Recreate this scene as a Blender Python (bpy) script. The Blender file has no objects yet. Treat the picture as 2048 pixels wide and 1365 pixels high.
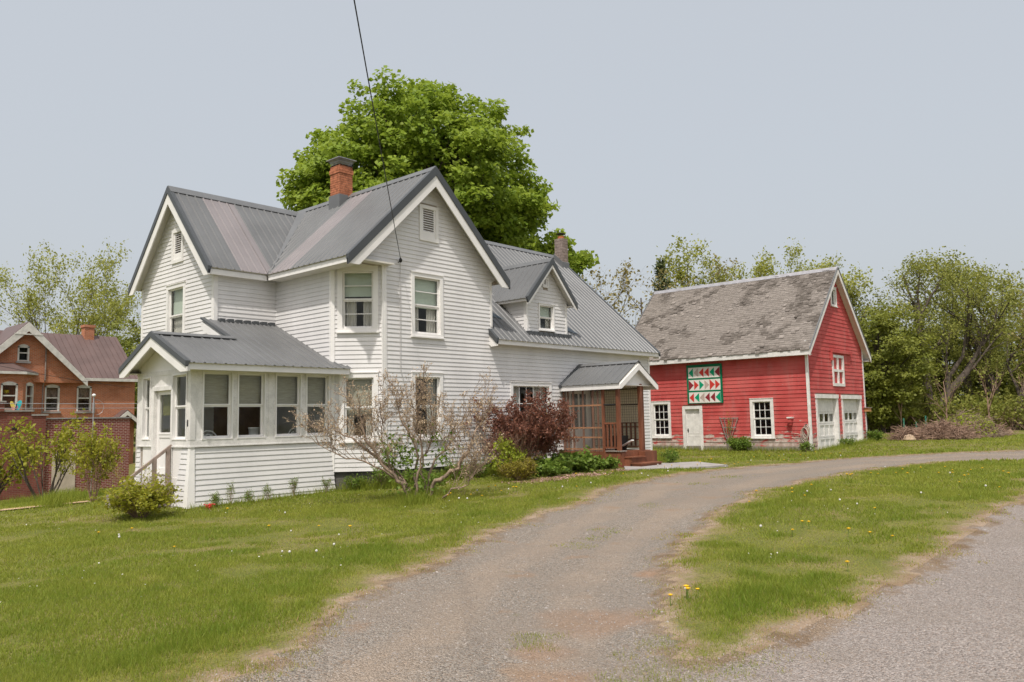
import bpy, math, random
import numpy as np
from mathutils import Matrix, Vector

# ------------------------------------------------------------------ camera, sky, sun, exposure
SC = bpy.context.scene
COL = SC.collection
cam_d = bpy.data.cameras.new('camera'); cam = bpy.data.objects.new('camera', cam_d); COL.objects.link(cam)
_F = Vector((0.74007597, 0.66556586, 0.09648652)); _R = Vector((0.66999126, -0.74210001, -0.01998205)); _U = Vector((-0.05830328, -0.07943336, 0.99513369))
M = Matrix.Identity(4)
for i in range(3):
    M[i][0] = _R[i]; M[i][1] = _U[i]; M[i][2] = -_F[i]
M[2][3] = 1.7
cam.matrix_world = M
cam_d.sensor_width = 36.0; cam_d.lens = 1611.32/2048*36; cam_d.clip_start = 0.05; cam_d.clip_end = 3000
SC.camera = cam
SUN_DIR = Vector((0.42, 0.235, -0.88)).normalized()          # the way the light travels
SUN_EL = math.asin(-SUN_DIR.z); SUN_AZ = math.atan2(-SUN_DIR.x, -SUN_DIR.y)   # azimuth from +Y towards +X
W = bpy.data.worlds.new('World'); SC.world = W; W.use_nodes = True
nt = W.node_tree; nt.nodes.clear()
sky = nt.nodes.new('ShaderNodeTexSky'); sky.sky_type = 'NISHITA'; sky.sun_disc = False
sky.sun_elevation = SUN_EL; sky.sun_rotation = SUN_AZ
sky.air_density = 1.0; sky.dust_density = 9.0; sky.ozone_density = 1.5; sky.altitude = 100
mixw = nt.nodes.new('ShaderNodeMix'); mixw.data_type = 'RGBA'; mixw.inputs['Factor'].default_value = 0.62
mixw.inputs['B'].default_value = (5.66, 5.92, 6.12, 1)           # thin even overcast haze under the blue
bg = nt.nodes.new('ShaderNodeBackground'); bg.inputs['Strength'].default_value = 0.11
wo = nt.nodes.new('ShaderNodeOutputWorld')
nt.links.new(sky.outputs['Color'], mixw.inputs['A']); nt.links.new(mixw.outputs['Result'], bg.inputs['Color']); nt.links.new(bg.outputs[0], wo.inputs[0])
sl = bpy.data.lights.new('sun', 'SUN'); sl.energy = 2.7; sl.angle = math.radians(1.2); sl.color = (1.0, 0.945, 0.87)
so = bpy.data.objects.new('sun', sl); COL.objects.link(so); so.rotation_euler = SUN_DIR.to_track_quat('-Z', 'Y').to_euler(); so.location = (0, 0, 40)
SC.view_settings.view_transform = 'Standard'; SC.view_settings.look = 'None'; SC.view_settings.exposure = 0.345; SC.view_settings.gamma = 1.0
SC.view_settings.use_curve_mapping = False
SC.cycles.max_bounces = 6; SC.cycles.transparent_max_bounces = 12; SC.cycles.diffuse_bounces = 3
try:
    SC.cycles.use_denoising = True; SC.cycles.denoiser = 'OPENIMAGEDENOISE'
except Exception:
    pass

# ------------------------------------------------------------------ helpers
RNG = np.random.default_rng(7)
def ss(a, b, x):
    t = np.clip((x-a)/(b-a), 0, 1); return t*t*(3-2*t)
def vnoise(x, y, sc, seed=0):
    x = np.asarray(x, float)*sc; y = np.asarray(y, float)*sc
    tab = np.random.default_rng(1000+seed).random((64, 64))
    xi = np.floor(x).astype(int); yi = np.floor(y).astype(int); fx = x-xi; fy = y-yi
    fx = fx*fx*(3-2*fx); fy = fy*fy*(3-2*fy)
    g = lambda a, b: tab[a % 64, b % 64]
    return (g(xi, yi)*(1-fx)+g(xi+1, yi)*fx)*(1-fy)+(g(xi, yi+1)*(1-fx)+g(xi+1, yi+1)*fx)*fy
def gz(x, y):
    x = np.asarray(x, float); y = np.asarray(y, float)
    return .25*ss(7, 17, x)+.17*ss(30, 38, x)-1.3*ss(18.5, 36, y)*(1-ss(18, 30, x))
def gzf(x, y): return float(gz(x, y))

def np_mesh(name, V, polys, smooth=False, attrs=None):
    """V (n,3); polys: list of int arrays (m,k)."""
    me = bpy.data.meshes.new(name); V = np.asarray(V, np.float32).reshape(-1, 3)
    polys = [np.asarray(p, np.int32) for p in polys if len(p)]
    me.vertices.add(len(V)); me.vertices.foreach_set('co', V.ravel())
    nl = sum(p.size for p in polys); npg = sum(len(p) for p in polys)
    me.loops.add(nl); me.polygons.add(npg)
    me.loops.foreach_set('vertex_index', np.concatenate([p.ravel() for p in polys]) if polys else np.zeros(0, np.int32))
    tot = np.concatenate([np.full(len(p), p.shape[1], np.int32) for p in polys])
    st = np.concatenate([[0], np.cumsum(tot)[:-1]]).astype(np.int32)
    me.polygons.foreach_set('loop_start', st); me.polygons.foreach_set('loop_total', tot)
    if smooth: me.polygons.foreach_set('use_smooth', np.ones(npg, bool))
    for k, v in (attrs or {}).items():
        a = me.attributes.new(k, 'FLOAT', 'POINT'); a.data.foreach_set('value', np.asarray(v, np.float32))
    me.update(calc_edges=True); me.validate()
    return me

OFF = {}      # world offset of each object
def reg(o, parent=None, off=None):
    COL.objects.link(o)
    if parent is not None:
        o.parent = parent; OFF[o.name] = OFF[parent.name]
    else:
        OFF[o.name] = np.array(off if off is not None else (0, 0, 0), float)
    return o
def empty(name, loc=(0, 0, 0), rz=0.0, label=None, cat=None, group=None, local=False):
    o = bpy.data.objects.new(name, None); o.empty_display_size = .2
    reg(o, None, (0, 0, 0) if local else loc); o.location = loc; o.rotation_euler = (0, 0, rz)
    return tag(o, label, cat, group)
def tag(o, label=None, cat=None, group=None, kind=None):
    if label: o['label'] = label
    if cat: o['category'] = cat
    if group: o['group'] = group
    if kind: o['kind'] = kind
    return o
def link_mesh(name, me, mat, parent=None, base=None):
    """mesh given in world coordinates; shifted to the root's frame"""
    if mat is not None: me.materials.append(mat)
    o = bpy.data.objects.new(name, me)
    if parent is not None:
        reg(o, parent); sh = OFF[parent.name]
    else:
        sh = np.array(base if base is not None else (0, 0, 0), float); reg(o, None, sh); o.location = tuple(sh)
    if np.any(sh != 0):
        n = len(me.vertices); co = np.empty(n*3, np.float32); me.vertices.foreach_get('co', co)
        co = (co.reshape(-1, 3)-sh).astype(np.float32); me.vertices.foreach_set('co', co.ravel()); me.update()
    return o

class MB:
    def __init__(s): s.v = []; s.f = []
    def add(s, vs, fs):
        b = len(s.v); s.v.extend([tuple(map(float, v)) for v in vs]); s.f.extend([tuple(b+i for i in f) for f in fs]); return s
    def hexa(s, p):   # 8 points: bottom ring 0-3, top ring 4-7
        return s.add(p, [(3, 2, 1, 0), (4, 5, 6, 7), (0, 1, 5, 4), (1, 2, 6, 5), (2, 3, 7, 6), (3, 0, 4, 7)])
    def box(s, x0, y0, z0, x1, y1, z1):
        return s.hexa([(x0, y0, z0), (x1, y0, z0), (x1, y1, z0), (x0, y1, z0), (x0, y0, z1), (x1, y0, z1), (x1, y1, z1), (x0, y1, z1)])
    def prism(s, poly, ext):
        n = len(poly); e = np.array(ext, float); a = [np.array(p, float) for p in poly]
        vs = a+[p+e for p in a]
        fs = [tuple(range(n))[::-1], tuple(range(n, 2*n))]+[(i, (i+1) % n, n+(i+1) % n, n+i) for i in range(n)]
        return s.add(vs, fs)
    def bar(s, p0, p1, w, h, up=(0, 0, 1)):
        p0 = np.array(p0, float); p1 = np.array(p1, float); d = p1-p0; d /= np.linalg.norm(d)
        u = np.array(up, float); side = np.cross(d, u)
        if np.linalg.norm(side) < 1e-5: side = np.cross(d, (1, 0, 0))
        side /= np.linalg.norm(side); u = np.cross(side, d)
        a, b = side*w/2, u*h/2
        return s.hexa([p0-a-b, p0+a-b, p0+a+b, p0-a+b, p1-a-b, p1+a-b, p1+a+b, p1-a+b])
    def tube(s, pts, rad, n=6, cap=True):
        pts = [np.array(p, float) for p in pts]; m = len(pts)
        if np.isscalar(rad): rad = [rad]*m
        b = len(s.v); prev = None
        for i, p in enumerate(pts):
            d = pts[min(i+1, m-1)]-pts[max(i-1, 0)]; d = d/(np.linalg.norm(d)+1e-9)
            if prev is None:
                a = np.cross(d, (0, 0, 1)); a = a if np.linalg.norm(a) > .05 else np.cross(d, (1, 0, 0))
            else: a = prev-d*np.dot(prev, d)
            a /= np.linalg.norm(a)+1e-9; prev = a; c = np.cross(d, a)
            for k in range(n):
                t = 2*math.pi*k/n; s.v.append(tuple(p+rad[i]*(math.cos(t)*a+math.sin(t)*c)))
        for i in range(m-1):
            for k in range(n):
                k2 = (k+1) % n; s.f.append((b+i*n+k, b+i*n+k2, b+(i+1)*n+k2, b+(i+1)*n+k))
        if cap:
            s.f.append(tuple(b+k for k in range(n))[::-1]); s.f.append(tuple(b+(m-1)*n+k for k in range(n)))
        return s
    def lathe(s, c, prof, n=16):
        c = np.array(c, float); b = len(s.v)
        for r, z in prof:
            for k in range(n):
                t = 2*math.pi*k/n; s.v.append((c[0]+r*math.cos(t), c[1]+r*math.sin(t), c[2]+z))
        for i in range(len(prof)-1):
            for k in range(n):
                k2 = (k+1) % n; s.f.append((b+i*n+k, b+i*n+k2, b+(i+1)*n+k2, b+(i+1)*n+k))
        s.f.append(tuple(b+k for k in range(n))[::-1]); s.f.append(tuple(b+(len(prof)-1)*n+k for k in range(n)))
        return s
    def build(s, name, mat, parent=None, base=None, smooth=False):
        me = bpy.data.meshes.new(name); me.from_pydata(s.v, [], s.f)
        if smooth: me.polygons.foreach_set('use_smooth', [True]*len(me.polygons))
        me.update()
        return link_mesh(name, me, mat, parent, base)

# ------------------------------------------------------------------ materials
def nn(t, typ, **kw):
    n = t.nodes.new(typ)
    for k, v in kw.items():
        if k in n.inputs: n.inputs[k].default_value = v
        else: setattr(n, k, v)
    return n
def c4(c): return (c[0], c[1], c[2], 1.0)
def mixc(t, fac, a, b, blend='MIX'):
    m = t.nodes.new('ShaderNodeMix'); m.data_type = 'RGBA'; m.blend_type = blend
    for sock, v in (('Factor', fac), ('A', a), ('B', b)):
        if hasattr(v, 'is_output'): t.links.new(v, m.inputs[sock])
        elif sock == 'Factor': m.inputs[sock].default_value = v
        else: m.inputs[sock].default_value = c4(v)
    return m.outputs['Result']
def ramp(t, src, lo, hi, a=0.0, b=1.0):
    m = t.nodes.new('ShaderNodeMapRange'); m.interpolation_type = 'SMOOTHSTEP'
    m.inputs['From Min'].default_value = lo; m.inputs['From Max'].default_value = hi; m.inputs['To Min'].default_value = a; m.inputs['To Max'].default_value = b
    t.links.new(src, m.inputs['Value']); return m.outputs['Result']
def math2(t, op, a, b):
    m = t.nodes.new('ShaderNodeMath'); m.operation = op
    for i, v in enumerate((a, b)):
        if hasattr(v, 'is_output'): t.links.new(v, m.inputs[i])
        else: m.inputs[i].default_value = v
    return m.outputs[0]
def noise(t, vec, scale, detail=3.0, rough=.55):
    n = t.nodes.new('ShaderNodeTexNoise'); n.inputs['Scale'].default_value = scale; n.inputs['Detail'].default_value = detail; n.inputs['Roughness'].default_value = rough
    t.links.new(vec, n.inputs['Vector']); return n.outputs['Fac']
def basemat(name):
    m = bpy.data.materials.new(name); m.use_nodes = True; t = m.node_tree; t.nodes.clear()
    out = t.nodes.new('ShaderNodeOutputMaterial'); p = t.nodes.new('ShaderNodeBsdfPrincipled'); t.links.new(p.outputs[0], out.inputs[0])
    tc = t.nodes.new('ShaderNodeTexCoord'); geo = t.nodes.new('ShaderNodeNewGeometry')
    return m, t, p, geo.outputs['Position'], tc.outputs['Object']
def bump(t, p, h, strength, dist=.01):
    b = t.nodes.new('ShaderNodeBump'); b.inputs['Strength'].default_value = strength; b.inputs['Distance'].default_value = dist
    t.links.new(h, b.inputs['Height']); t.links.new(b.outputs[0], p.inputs['Normal'])
def stretch(t, vec, s):
    m = t.nodes.new('ShaderNodeMapping'); m.inputs['Scale'].default_value = s; t.links.new(vec, m.inputs['Vector']); return m.outputs[0]
def attr(t, name):
    a = t.nodes.new('ShaderNodeAttribute'); a.attribute_name = name; return a.outputs['Fac']
def mk(name, col, rough=.7, var=.12, vs=3.0, bs=0, bstr=.2, spec=.3, metal=0.0, fine=0.0, sc=(1, 1, 1), rnd=0.0):
    m, t, p, pos, obj = basemat(name)
    c = col; v = stretch(t, pos, sc)
    cur = mixc(t, ramp(t, noise(t, v, vs, 4), .3, .7), [x*(1-var) for x in c], [min(1, x*(1+var)) for x in c]) if var else None
    if fine: cur = mixc(t, ramp(t, noise(t, v, vs*9, 2), .35, .65), cur if cur else c, [x*(1-fine*2) for x in c])if False else mixc(t, math2(t, 'MULTIPLY', ramp(t, noise(t, v, vs*9, 2), .45, .7), fine), cur if cur else c, [x*.45 for x in c])
    if rnd:
        oi = t.nodes.new('ShaderNodeObjectInfo'); cur = mixc(t, math2(t, 'MULTIPLY', oi.outputs['Random'], rnd), cur if cur else c, [x*.6 for x in c])
    if cur is not None: t.links.new(cur, p.inputs['Base Color'])
    else: p.inputs['Base Color'].default_value = c4(c)
    p.inputs['Roughness'].default_value = rough; p.inputs['Specular IOR Level'].default_value = spec; p.inputs['Metallic'].default_value = metal
    if bs: bump(t, p, noise(t, v, bs, 3), bstr)
    return m
def leafmat(name, a, b, trans=.35, rough=.55, dead=None):
    m, t, p, pos, obj = basemat(name)
    f = attr(t, 'tint'); cur = mixc(t, f, a, b)
    if dead is not None: cur = mixc(t, ramp(t, f, .9, 1.0), cur, dead)
    t.links.new(cur, p.inputs['Base Color']); p.inputs['Roughness'].default_value = rough; p.inputs['Specular IOR Level'].default_value = .25
    tr = t.nodes.new('ShaderNodeBsdfTranslucent'); t.links.new(mixc(t, .5, cur, [min(1, x*1.6) for x in b]), tr.inputs['Color'])
    ms = t.nodes.new('ShaderNodeMixShader'); ms.inputs[0].default_value = trans
    t.links.new(p.outputs[0], ms.inputs[1]); t.links.new(tr.outputs[0], ms.inputs[2]); t.links.new(ms.outputs[0], t.nodes['Material Output'].inputs[0])
    return m
MT = {}
MT['siding'] = mk('white_vinyl', (.72, .705, .70), .55, .06, 1.1, 0, 0, .3, fine=.06, sc=(1, 1, .35), rnd=.10)
MT['trim'] = mk('white_trim', (.81, .79, .77), .5, .05, 2.0, 0, 0, .3)
MT['oldtrim'] = mk('weathered_white_paint', (.75, .73, .705), .65, .10, 5.0, 40, .15, .25, fine=.25)
MT['soffit'] = mk('soffit_white', (.72, .69, .63), .6, .05, 3.0)
MT['panelwhite'] = mk('door_paint', (.82, .80, .78), .45, .04, 2.0)
MT['roof'] = mk('grey_steel', (.14, .142, .144), .42, .09, .9, 0, 0, .45, fine=.08, rnd=.12)
MT['roof2'] = mk('faded_steel', (.225, .203, .207), .5, .07, .9, 0, 0, .4, fine=.05)
MT['rake'] = mk('dark_grey_steel', (.065, .07, .075), .4, .06, 2.0, 0, 0, .45)
MT['found'] = mk('stone_foundation', (.10, .095, .09), .9, .35, 4.0, 9, .6, .2)
MT['interior'] = mk('plaster', (.34, .29, .24), .8, .06, 1.0)
MT['darkwood'] = mk('brown_boarding', (.19, .125, .085), .7, .2, 3.0)
MT['shade'] = mk('roller_shade', (.52, .58, .50), .8, .05, 2.0)
MT['blind'] = mk('woven_blind', (.40, .375, .31), .85, .15, 30.0, sc=(.2, .2, 3))
MT['curtain'] = mk('curtain', (.52, .49, .45), .9, .12, 6.0, sc=(4, 4, .3))
MT['cedar'] = mk('stained_wood', (.20, .075, .04), .6, .25, 5.0, 30, .2, .3, sc=(1, 1, .3), rnd=.3)
MT['greywood'] = mk('grey_wood', (.27, .235, .21), .8, .25, 6.0, 40, .3, .2, sc=(3, 3, .4))
MT['rail'] = mk('old_handrail', (.30, .235, .20), .7, .2, 6.0)
MT['metalblk'] = mk('black_metal', (.03, .03, .03), .5, .1, 5.0)
MT['galv'] = mk('galvanised', (.42, .41, .43), .4, .12, 6.0, metal=.5)
MT['concrete'] = mk('concrete', (.34, .315, .30), .9, .12, 3.0, 30, .15, .2, fine=.2)
MT['steel_white'] = mk('white_enamel', (.75, .75, .74), .4, .03, 3.0)
MT['bark'] = mk('bark', (.095, .077, .063), .9, .3, 6.0, 25, .5, .15, sc=(2, 2, .5))
MT['barkpale'] = mk('pale_bark', (.27, .20, .15), .9, .3, 5.0, 25, .4, .15, sc=(2, 2, .5))
MT['twig'] = mk('dry_twig', (.30, .20, .145), .9, .25, 5.0)
MT['terra'] = mk('terracotta', (.50, .17, .07), .8, .1, 4.0)
MT['cable'] = mk('cable', (.02, .02, .022), .6, 0, 1.0)
MT['blockgrey'] = mk('weathered_brick', (.27, .215, .19), .9, .25, 7.0, 30, .4, .15, fine=.3)
def glassmat():
    m = bpy.data.materials.new('window_glass'); m.use_nodes = True; t = m.node_tree; t.nodes.clear()
    out = t.nodes.new('ShaderNodeOutputMaterial'); g = t.nodes.new('ShaderNodeBsdfGlossy'); g.inputs['Roughness'].default_value = .02
    tr = t.nodes.new('ShaderNodeBsdfTransparent'); tr.inputs['Color'].default_value = (.96, .97, .96, 1)
    fr = t.nodes.new('ShaderNodeFresnel'); fr.inputs['IOR'].default_value = 1.5; ge = t.nodes.new('ShaderNodeNewGeometry')      # thin pane: only its outer face mirrors
    ms = t.nodes.new('ShaderNodeMixShader'); t.links.new(math2(t, 'MULTIPLY', fr.outputs[0], math2(t, 'SUBTRACT', 1.0, ge.outputs['Backfacing'])), ms.inputs[0]); t.links.new(tr.outputs[0], ms.inputs[1]); t.links.new(g.outputs[0], ms.inputs[2])
    t.links.new(ms.outputs[0], out.inputs[0]); return m
MT['glass'] = glassmat()
def brickmat(name, c1, c2, mortar, bw=.21, bh=.075, ms=.012, dirt=.3):
    m, t, p, pos, obj = basemat(name)
    sx = t.nodes.new('ShaderNodeSeparateXYZ'); t.links.new(pos, sx.inputs[0]); cx = t.nodes.new('ShaderNodeCombineXYZ')
    t.links.new(math2(t, 'ADD', sx.outputs[0], sx.outputs[1]), cx.inputs[0]); t.links.new(sx.outputs[2], cx.inputs[1])
    b = t.nodes.new('ShaderNodeTexBrick'); t.links.new(cx.outputs[0], b.inputs['Vector'])
    b.inputs['Scale'].default_value = 1.0; b.inputs['Brick Width'].default_value = bw; b.inputs['Row Height'].default_value = bh; b.inputs['Mortar Size'].default_value = ms
    b.inputs['Color1'].default_value = c4(c1); b.inputs['Color2'].default_value = c4(c2); b.inputs['Mortar'].default_value = c4(mortar); b.inputs['Bias'].default_value = 0
    cur = mixc(t, math2(t, 'MULTIPLY', ramp(t, noise(t, pos, 1.3, 5), .45, .75), dirt), b.outputs['Color'], [x*.4 for x in c1])
    t.links.new(cur, p.inputs['Base Color']); p.inputs['Roughness'].default_value = .9; p.inputs['Specular IOR Level'].default_value = .15
    bump(t, p, math2(t, 'SUBTRACT', 1.0, b.outputs['Fac']), .6, .01); return m
MT['brick'] = brickmat('orange_brick', (.55, .185, .085), (.42, .135, .065), (.44, .28, .20), dirt=.4)
MT['brick2'] = brickmat('maroon_brick', (.24, .055, .045), (.185, .043, .037), (.42, .29, .25), dirt=.2)
MT['brick3'] = brickmat('old_red_brick', (.25, .078, .06), (.18, .055, .045), (.22, .12, .095), dirt=.45)
MT['chimbrick'] = mk('chimney_brick', (.43, .165, .09), .9, .3, 9.0, 40, .4, .15, fine=.25)
MT['mortar'] = mk('mortar', (.36, .27, .22), .95, .1, 6.0)
def barnred():
    m, t, p, pos, obj = basemat('barn_red_paint')
    v = stretch(t, pos, (1, 1, 1)); oi = t.nodes.new('ShaderNodeObjectInfo')
    red = mixc(t, ramp(t, noise(t, v, 1.1, 4), .3, .7), (.43, .062, .058), (.55, .115, .105))
    red = mixc(t, math2(t, 'MULTIPLY', oi.outputs['Random'], .25), red, (.42, .06, .06))
    sx = t.nodes.new('ShaderNodeSeparateXYZ'); t.links.new(pos, sx.inputs[0])
    low = ramp(t, sx.outputs[2], .2, 1.45, .36, 0.0)
    fl = math2(t, 'ADD', noise(t, stretch(t, pos, (1.1, 1.1, 4.5)), 2.2, 6, .65), low)
    peel = ramp(t, fl, .675, .74)
    bare = mixc(t, ramp(t, noise(t, v, 5, 3), .4, .6), (.50, .42, .37), (.36, .27, .23))
    cur = mixc(t, peel, red, bare)
    streak = ramp(t, noise(t, stretch(t, pos, (2.5, 2.5, .5)), 1.2, 5, .7), .48, .75, 0, .6)
    cur = mixc(t, streak, cur, (.44, .17, .155))
    t.links.new(cur, p.inputs['Base Color']); p.inputs['Roughness'].default_value = .7; p.inputs['Specular IOR Level'].default_value = .2
    bump(t, p, noise(t, stretch(t, pos, (1, 1, 8)), 20, 3), .2); return m
MT['barn'] = barnred()
def shinglemat():
    m, t, p, pos, obj = basemat('weathered_shingle')
    f = attr(t, 'tint'); cur = mixc(t, f, (.12, .103, .09), (.36, .32, .292))
    cur = mixc(t, math2(t, 'MULTIPLY', ramp(t, noise(t, pos, 14, 4), .5, .8), .5), cur, (.11, .09, .08))
    t.links.new(cur, p.inputs['Base Color']); p.inputs['Roughness'].default_value = .95; p.inputs['Specular IOR Level'].default_value = .1
    bump(t, p, noise(t, pos, 40, 3), .4); return m
MT['shingle'] = shinglemat()
MT['brownroof'] = mk('brown_steel', (.135, .09, .082), .5, .1, 1.0, 0, 0, .4)
# ------------------------------------------------------------------ ground, road, drive
DRIVE = np.array([(-6, 2.7), (-2, 2.9), (1.2, 4.2), (2.77, 5.21), (3.85, 5.86), (4.97, 6.53), (7.14, 7.72), (8.45, 8.3), (11.15, 9.21), (13.54, 9.84), (17.64, 10.53), (20.17, 10.5),
                  (23.72, 9.89), (28.3, 8.44), (30.6, 6.9), (32.2, 5.2), (33.5, 2.7), (29.6, 2.7), (28.6, 4.3), (26.9, 5.75), (24.0, 6.95), (19.15, 7.4), (14.64, 7.12), (11.29, 6.33), (9.46, 5.72), (8.1, 5.13), (6.36, 4.09), (5.47, 3.54), (4.52, 3.0), (4.0, 2.7)])
DRIVE[2:14] += (.09, -.17)
def sdist(P, x, y):
    d2 = np.full(x.shape, 1e9); ins = np.zeros(x.shape, bool); n = len(P)
    for i in range(n):
        ax, ay = P[i]; bx, by = P[(i+1) % n]; ex, ey = bx-ax, by-ay
        t = np.clip(((x-ax)*ex+(y-ay)*ey)/(ex*ex+ey*ey), 0, 1)
        d2 = np.minimum(d2, (x-ax-t*ex)**2+(y-ay-t*ey)**2)
        if ay != by: ins ^= ((ay > y) != (by > y)) & (x < (bx-ax)*(y-ay)/(by-ay)+ax)
    return np.where(ins, -1, 1)*np.sqrt(d2)
def sd_road(x, y): return np.maximum(y-np.interp(x, [3.5, 4.66, 5.51, 6.25, 7.64, 10.6], [2.9, 2.83, 2.62, 2.54, 2.62, 2.68]), -6.5-y)
SLAB = np.array([(18.15, 12.35), (19.2, 13.1), (20.7, 13.2), (22.0, 12.35), (20.85, 10.75), (19.3, 11.1)])
def sd_all(x, y):
    d = np.minimum(sdist(DRIVE, x, y), sd_road(x, y))
    d = d+(vnoise(x, y, 1.1, 1)-.5)*.24+(vnoise(x, y, 4.0, 2)-.5)*.16
    tip = np.hypot(x-4.9, y-2.95); d = d-.22*(1-ss(.3, 1.6, tip))          # worn tip of the island
    return d
def axis(lo, hi, a, b, st):
    mid = list(np.arange(a, b+1e-6, st)); up = []; s = st; v = mid[-1]
    while v < hi: s *= 1.25; v += s; up.append(v)
    dn = []; s = st; v = mid[0]
    while v > lo: s *= 1.25; v -= s; dn.append(v)
    return np.array(dn[::-1]+mid+up)
gx = axis(-600, 900, -2, 34, .14); gy = axis(-600, 900, -3, 22, .14)
GX, GY = np.meshgrid(gx, gy, indexing='ij')
GZ = gz(GX, GY)+(vnoise(GX, GY, .8, 5)-.5)*.05*(np.hypot(GX, GY) < 60)+(vnoise(GX, GY, .25, 6)-.5)*.06*(np.hypot(GX, GY) < 60)
SDr = sd_all(GX, GY); SDrive = sdist(DRIVE, GX, GY); SRoad = sd_road(GX, GY)
GZ = GZ-.03*ss(.15, -.2, SDr)
nx, ny = len(gx), len(gy); idx = np.arange(nx*ny).reshape(nx, ny)
quads = np.stack([idx[:-1, :-1], idx[1:, :-1], idx[1:, 1:], idx[:-1, 1:]], -1).reshape(-1, 4)
def pdist(P, x, y):
    d2 = np.full(x.shape, 1e9)
    for (ax, ay), (bx, by) in zip(P[:-1], P[1:]):
        ex, ey = bx-ax, by-ay; t = np.clip(((x-ax)*ex+(y-ay)*ey)/(ex*ex+ey*ey), 0, 1); d2 = np.minimum(d2, (x-ax-t*ex)**2+(y-ay-t*ey)**2)
    return np.sqrt(d2)
dL_ = pdist(DRIVE[:17], GX, GY); dI_ = pdist(DRIVE[17:], GX, GY); LANE = dL_/(dL_+dI_+1e-6)+(vnoise(GX, GY, .9, 8)-.5)*.12
PATCH = np.zeros_like(GX)
for px_, py_, pr_ in ((5.68, 4.28, .42), (6.1, 4.0, .3), (4.75, 3.95, .22), (7.6, 4.9, .2), (4.3, 3.5, .25)): PATCH = np.maximum(PATCH, ss(1.25, .75, np.hypot(GX-px_, GY-py_)/pr_+(vnoise(GX, GY, 5, 9)-.5)*.7))
sq = SDr.ravel()[quads].mean(1); rq = SRoad.ravel()[quads].mean(1); dq = SDrive.ravel()[quads].mean(1)
kind = np.where(sq > .1, 0, np.where(rq < dq, 2, 1))
GV = np.stack([GX, GY, GZ], -1).reshape(-1, 3)
def groundmat(name, kindn):
    m, t, p, pos, obj = basemat(name)
    sd = attr(t, 'edge'); sdn = math2(t, 'ADD', sd, math2(t, 'MULTIPLY', math2(t, 'SUBTRACT', noise(t, pos, 2.2, 7, .75), .5), 1.1))
    dirt = mixc(t, ramp(t, noise(t, pos, 2.5, 5), .35, .65), (.255, .18, .115), (.36, .275, .20))
    dirt = mixc(t, ramp(t, noise(t, pos, 60, 3, .7), .4, .65, 0, .6), dirt, (.15, .105, .07))
    # stones
    vo = t.nodes.new('ShaderNodeTexVoronoi'); vo.inputs['Scale'].default_value = 75; vo.inputs['Randomness'].default_value = 1; t.links.new(pos, vo.inputs['Vector'])
    sep = t.nodes.new('ShaderNodeSeparateColor'); t.links.new(vo.outputs['Color'], sep.inputs[0])
    vo2 = t.nodes.new('ShaderNodeTexVoronoi'); vo2.inputs['Scale'].default_value = 30; t.links.new(pos, vo2.inputs['Vector'])
    sep2 = t.nodes.new('ShaderNodeSeparateColor'); t.links.new(vo2.outputs['Color'], sep2.inputs[0])
    a, b, c = ((.17, .147, .122), (.43, .378, .325), (.30, .215, .15)) if kindn == 1 else ((.21, .18, .162), (.50, .44, .405), (.34, .26, .21))
    st = mixc(t, sep.outputs[0], a, b); st = mixc(t, ramp(t, sep.outputs[1], .8, .9, 0, .8), st, c)
    st = mixc(t, ramp(t, sep2.outputs[0], .85, .93, 0, .25), st, (.40, .36, .33))
    lane = attr(t, 'lane')
    if kindn == 1:
        tr1 = ramp(t, math2(t, 'ABSOLUTE', math2(t, 'SUBTRACT', lane, .30), 0), .16, .05); tr2 = ramp(t, math2(t, 'ABSOLUTE', math2(t, 'SUBTRACT', lane, .74), 0), .15, .05)
        tr = math2(t, 'MULTIPLY', math2(t, 'MAXIMUM', tr1, tr2), ramp(t, noise(t, pos, 1.1, 5, .65), .34, .58, .3, .95))
        st = mixc(t, tr, st, mixc(t, sep.outputs[0], (.30, .235, .18), (.43, .35, .28)))
        st = mixc(t, attr(t, 'patch'), st, mixc(t, ramp(t, noise(t, pos, 9, 3), .3, .7), (.34, .225, .15), (.40, .275, .195)))
    st = mixc(t, ramp(t, noise(t, pos, .7, 4), .42, .68, 0, .5 if kindn == 1 else .25), st, (.33, .265, .21))
    st = mixc(t, ramp(t, noise(t, pos, 1.7, 5, .6), .58, .7, 0, .6 if kindn == 1 else .1), st, (.36, .24, .155))
    st = mixc(t, ramp(t, noise(t, pos, .35, 3), .3, .7, 0, .3), st, (.25, .222, .195))
    grass = mixc(t, ramp(t, noise(t, pos, 1.3, 4), .3, .7), (.135, .155, .03), (.21, .20, .055))
    grass = mixc(t, ramp(t, noise(t, pos, .45, 5, .65), .5, .7, 0, .75), grass, (.29, .215, .12))
    grass = mixc(t, ramp(t, noise(t, pos, 45, 3, .7), .42, .62, 0, .75), grass, (.075, .075, .025))
    if kindn == 0: cur = mixc(t, ramp(t, sdn, .08, .5), dirt, grass)
    else:
        cur = mixc(t, ramp(t, sdn, -.12, .1), st, dirt)
        if kindn == 1: cur = mixc(t, ramp(t, noise(t, pos, 1.05, 5, .7), .66, .74, 0, .6), cur, (.12, .125, .04))
    t.links.new(cur, p.inputs['Base Color']); p.inputs['Roughness'].default_value = .95; p.inputs['Specular IOR Level'].default_value = .12
    if kindn: bump(t, p, math2(t, 'ADD', math2(t, 'MULTIPLY', vo.outputs['Distance'], -1.0), noise(t, pos, 8, 4)), 1.0, .02)
    else: bump(t, p, noise(t, pos, 30, 4), .6, .03)
    return m
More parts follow.
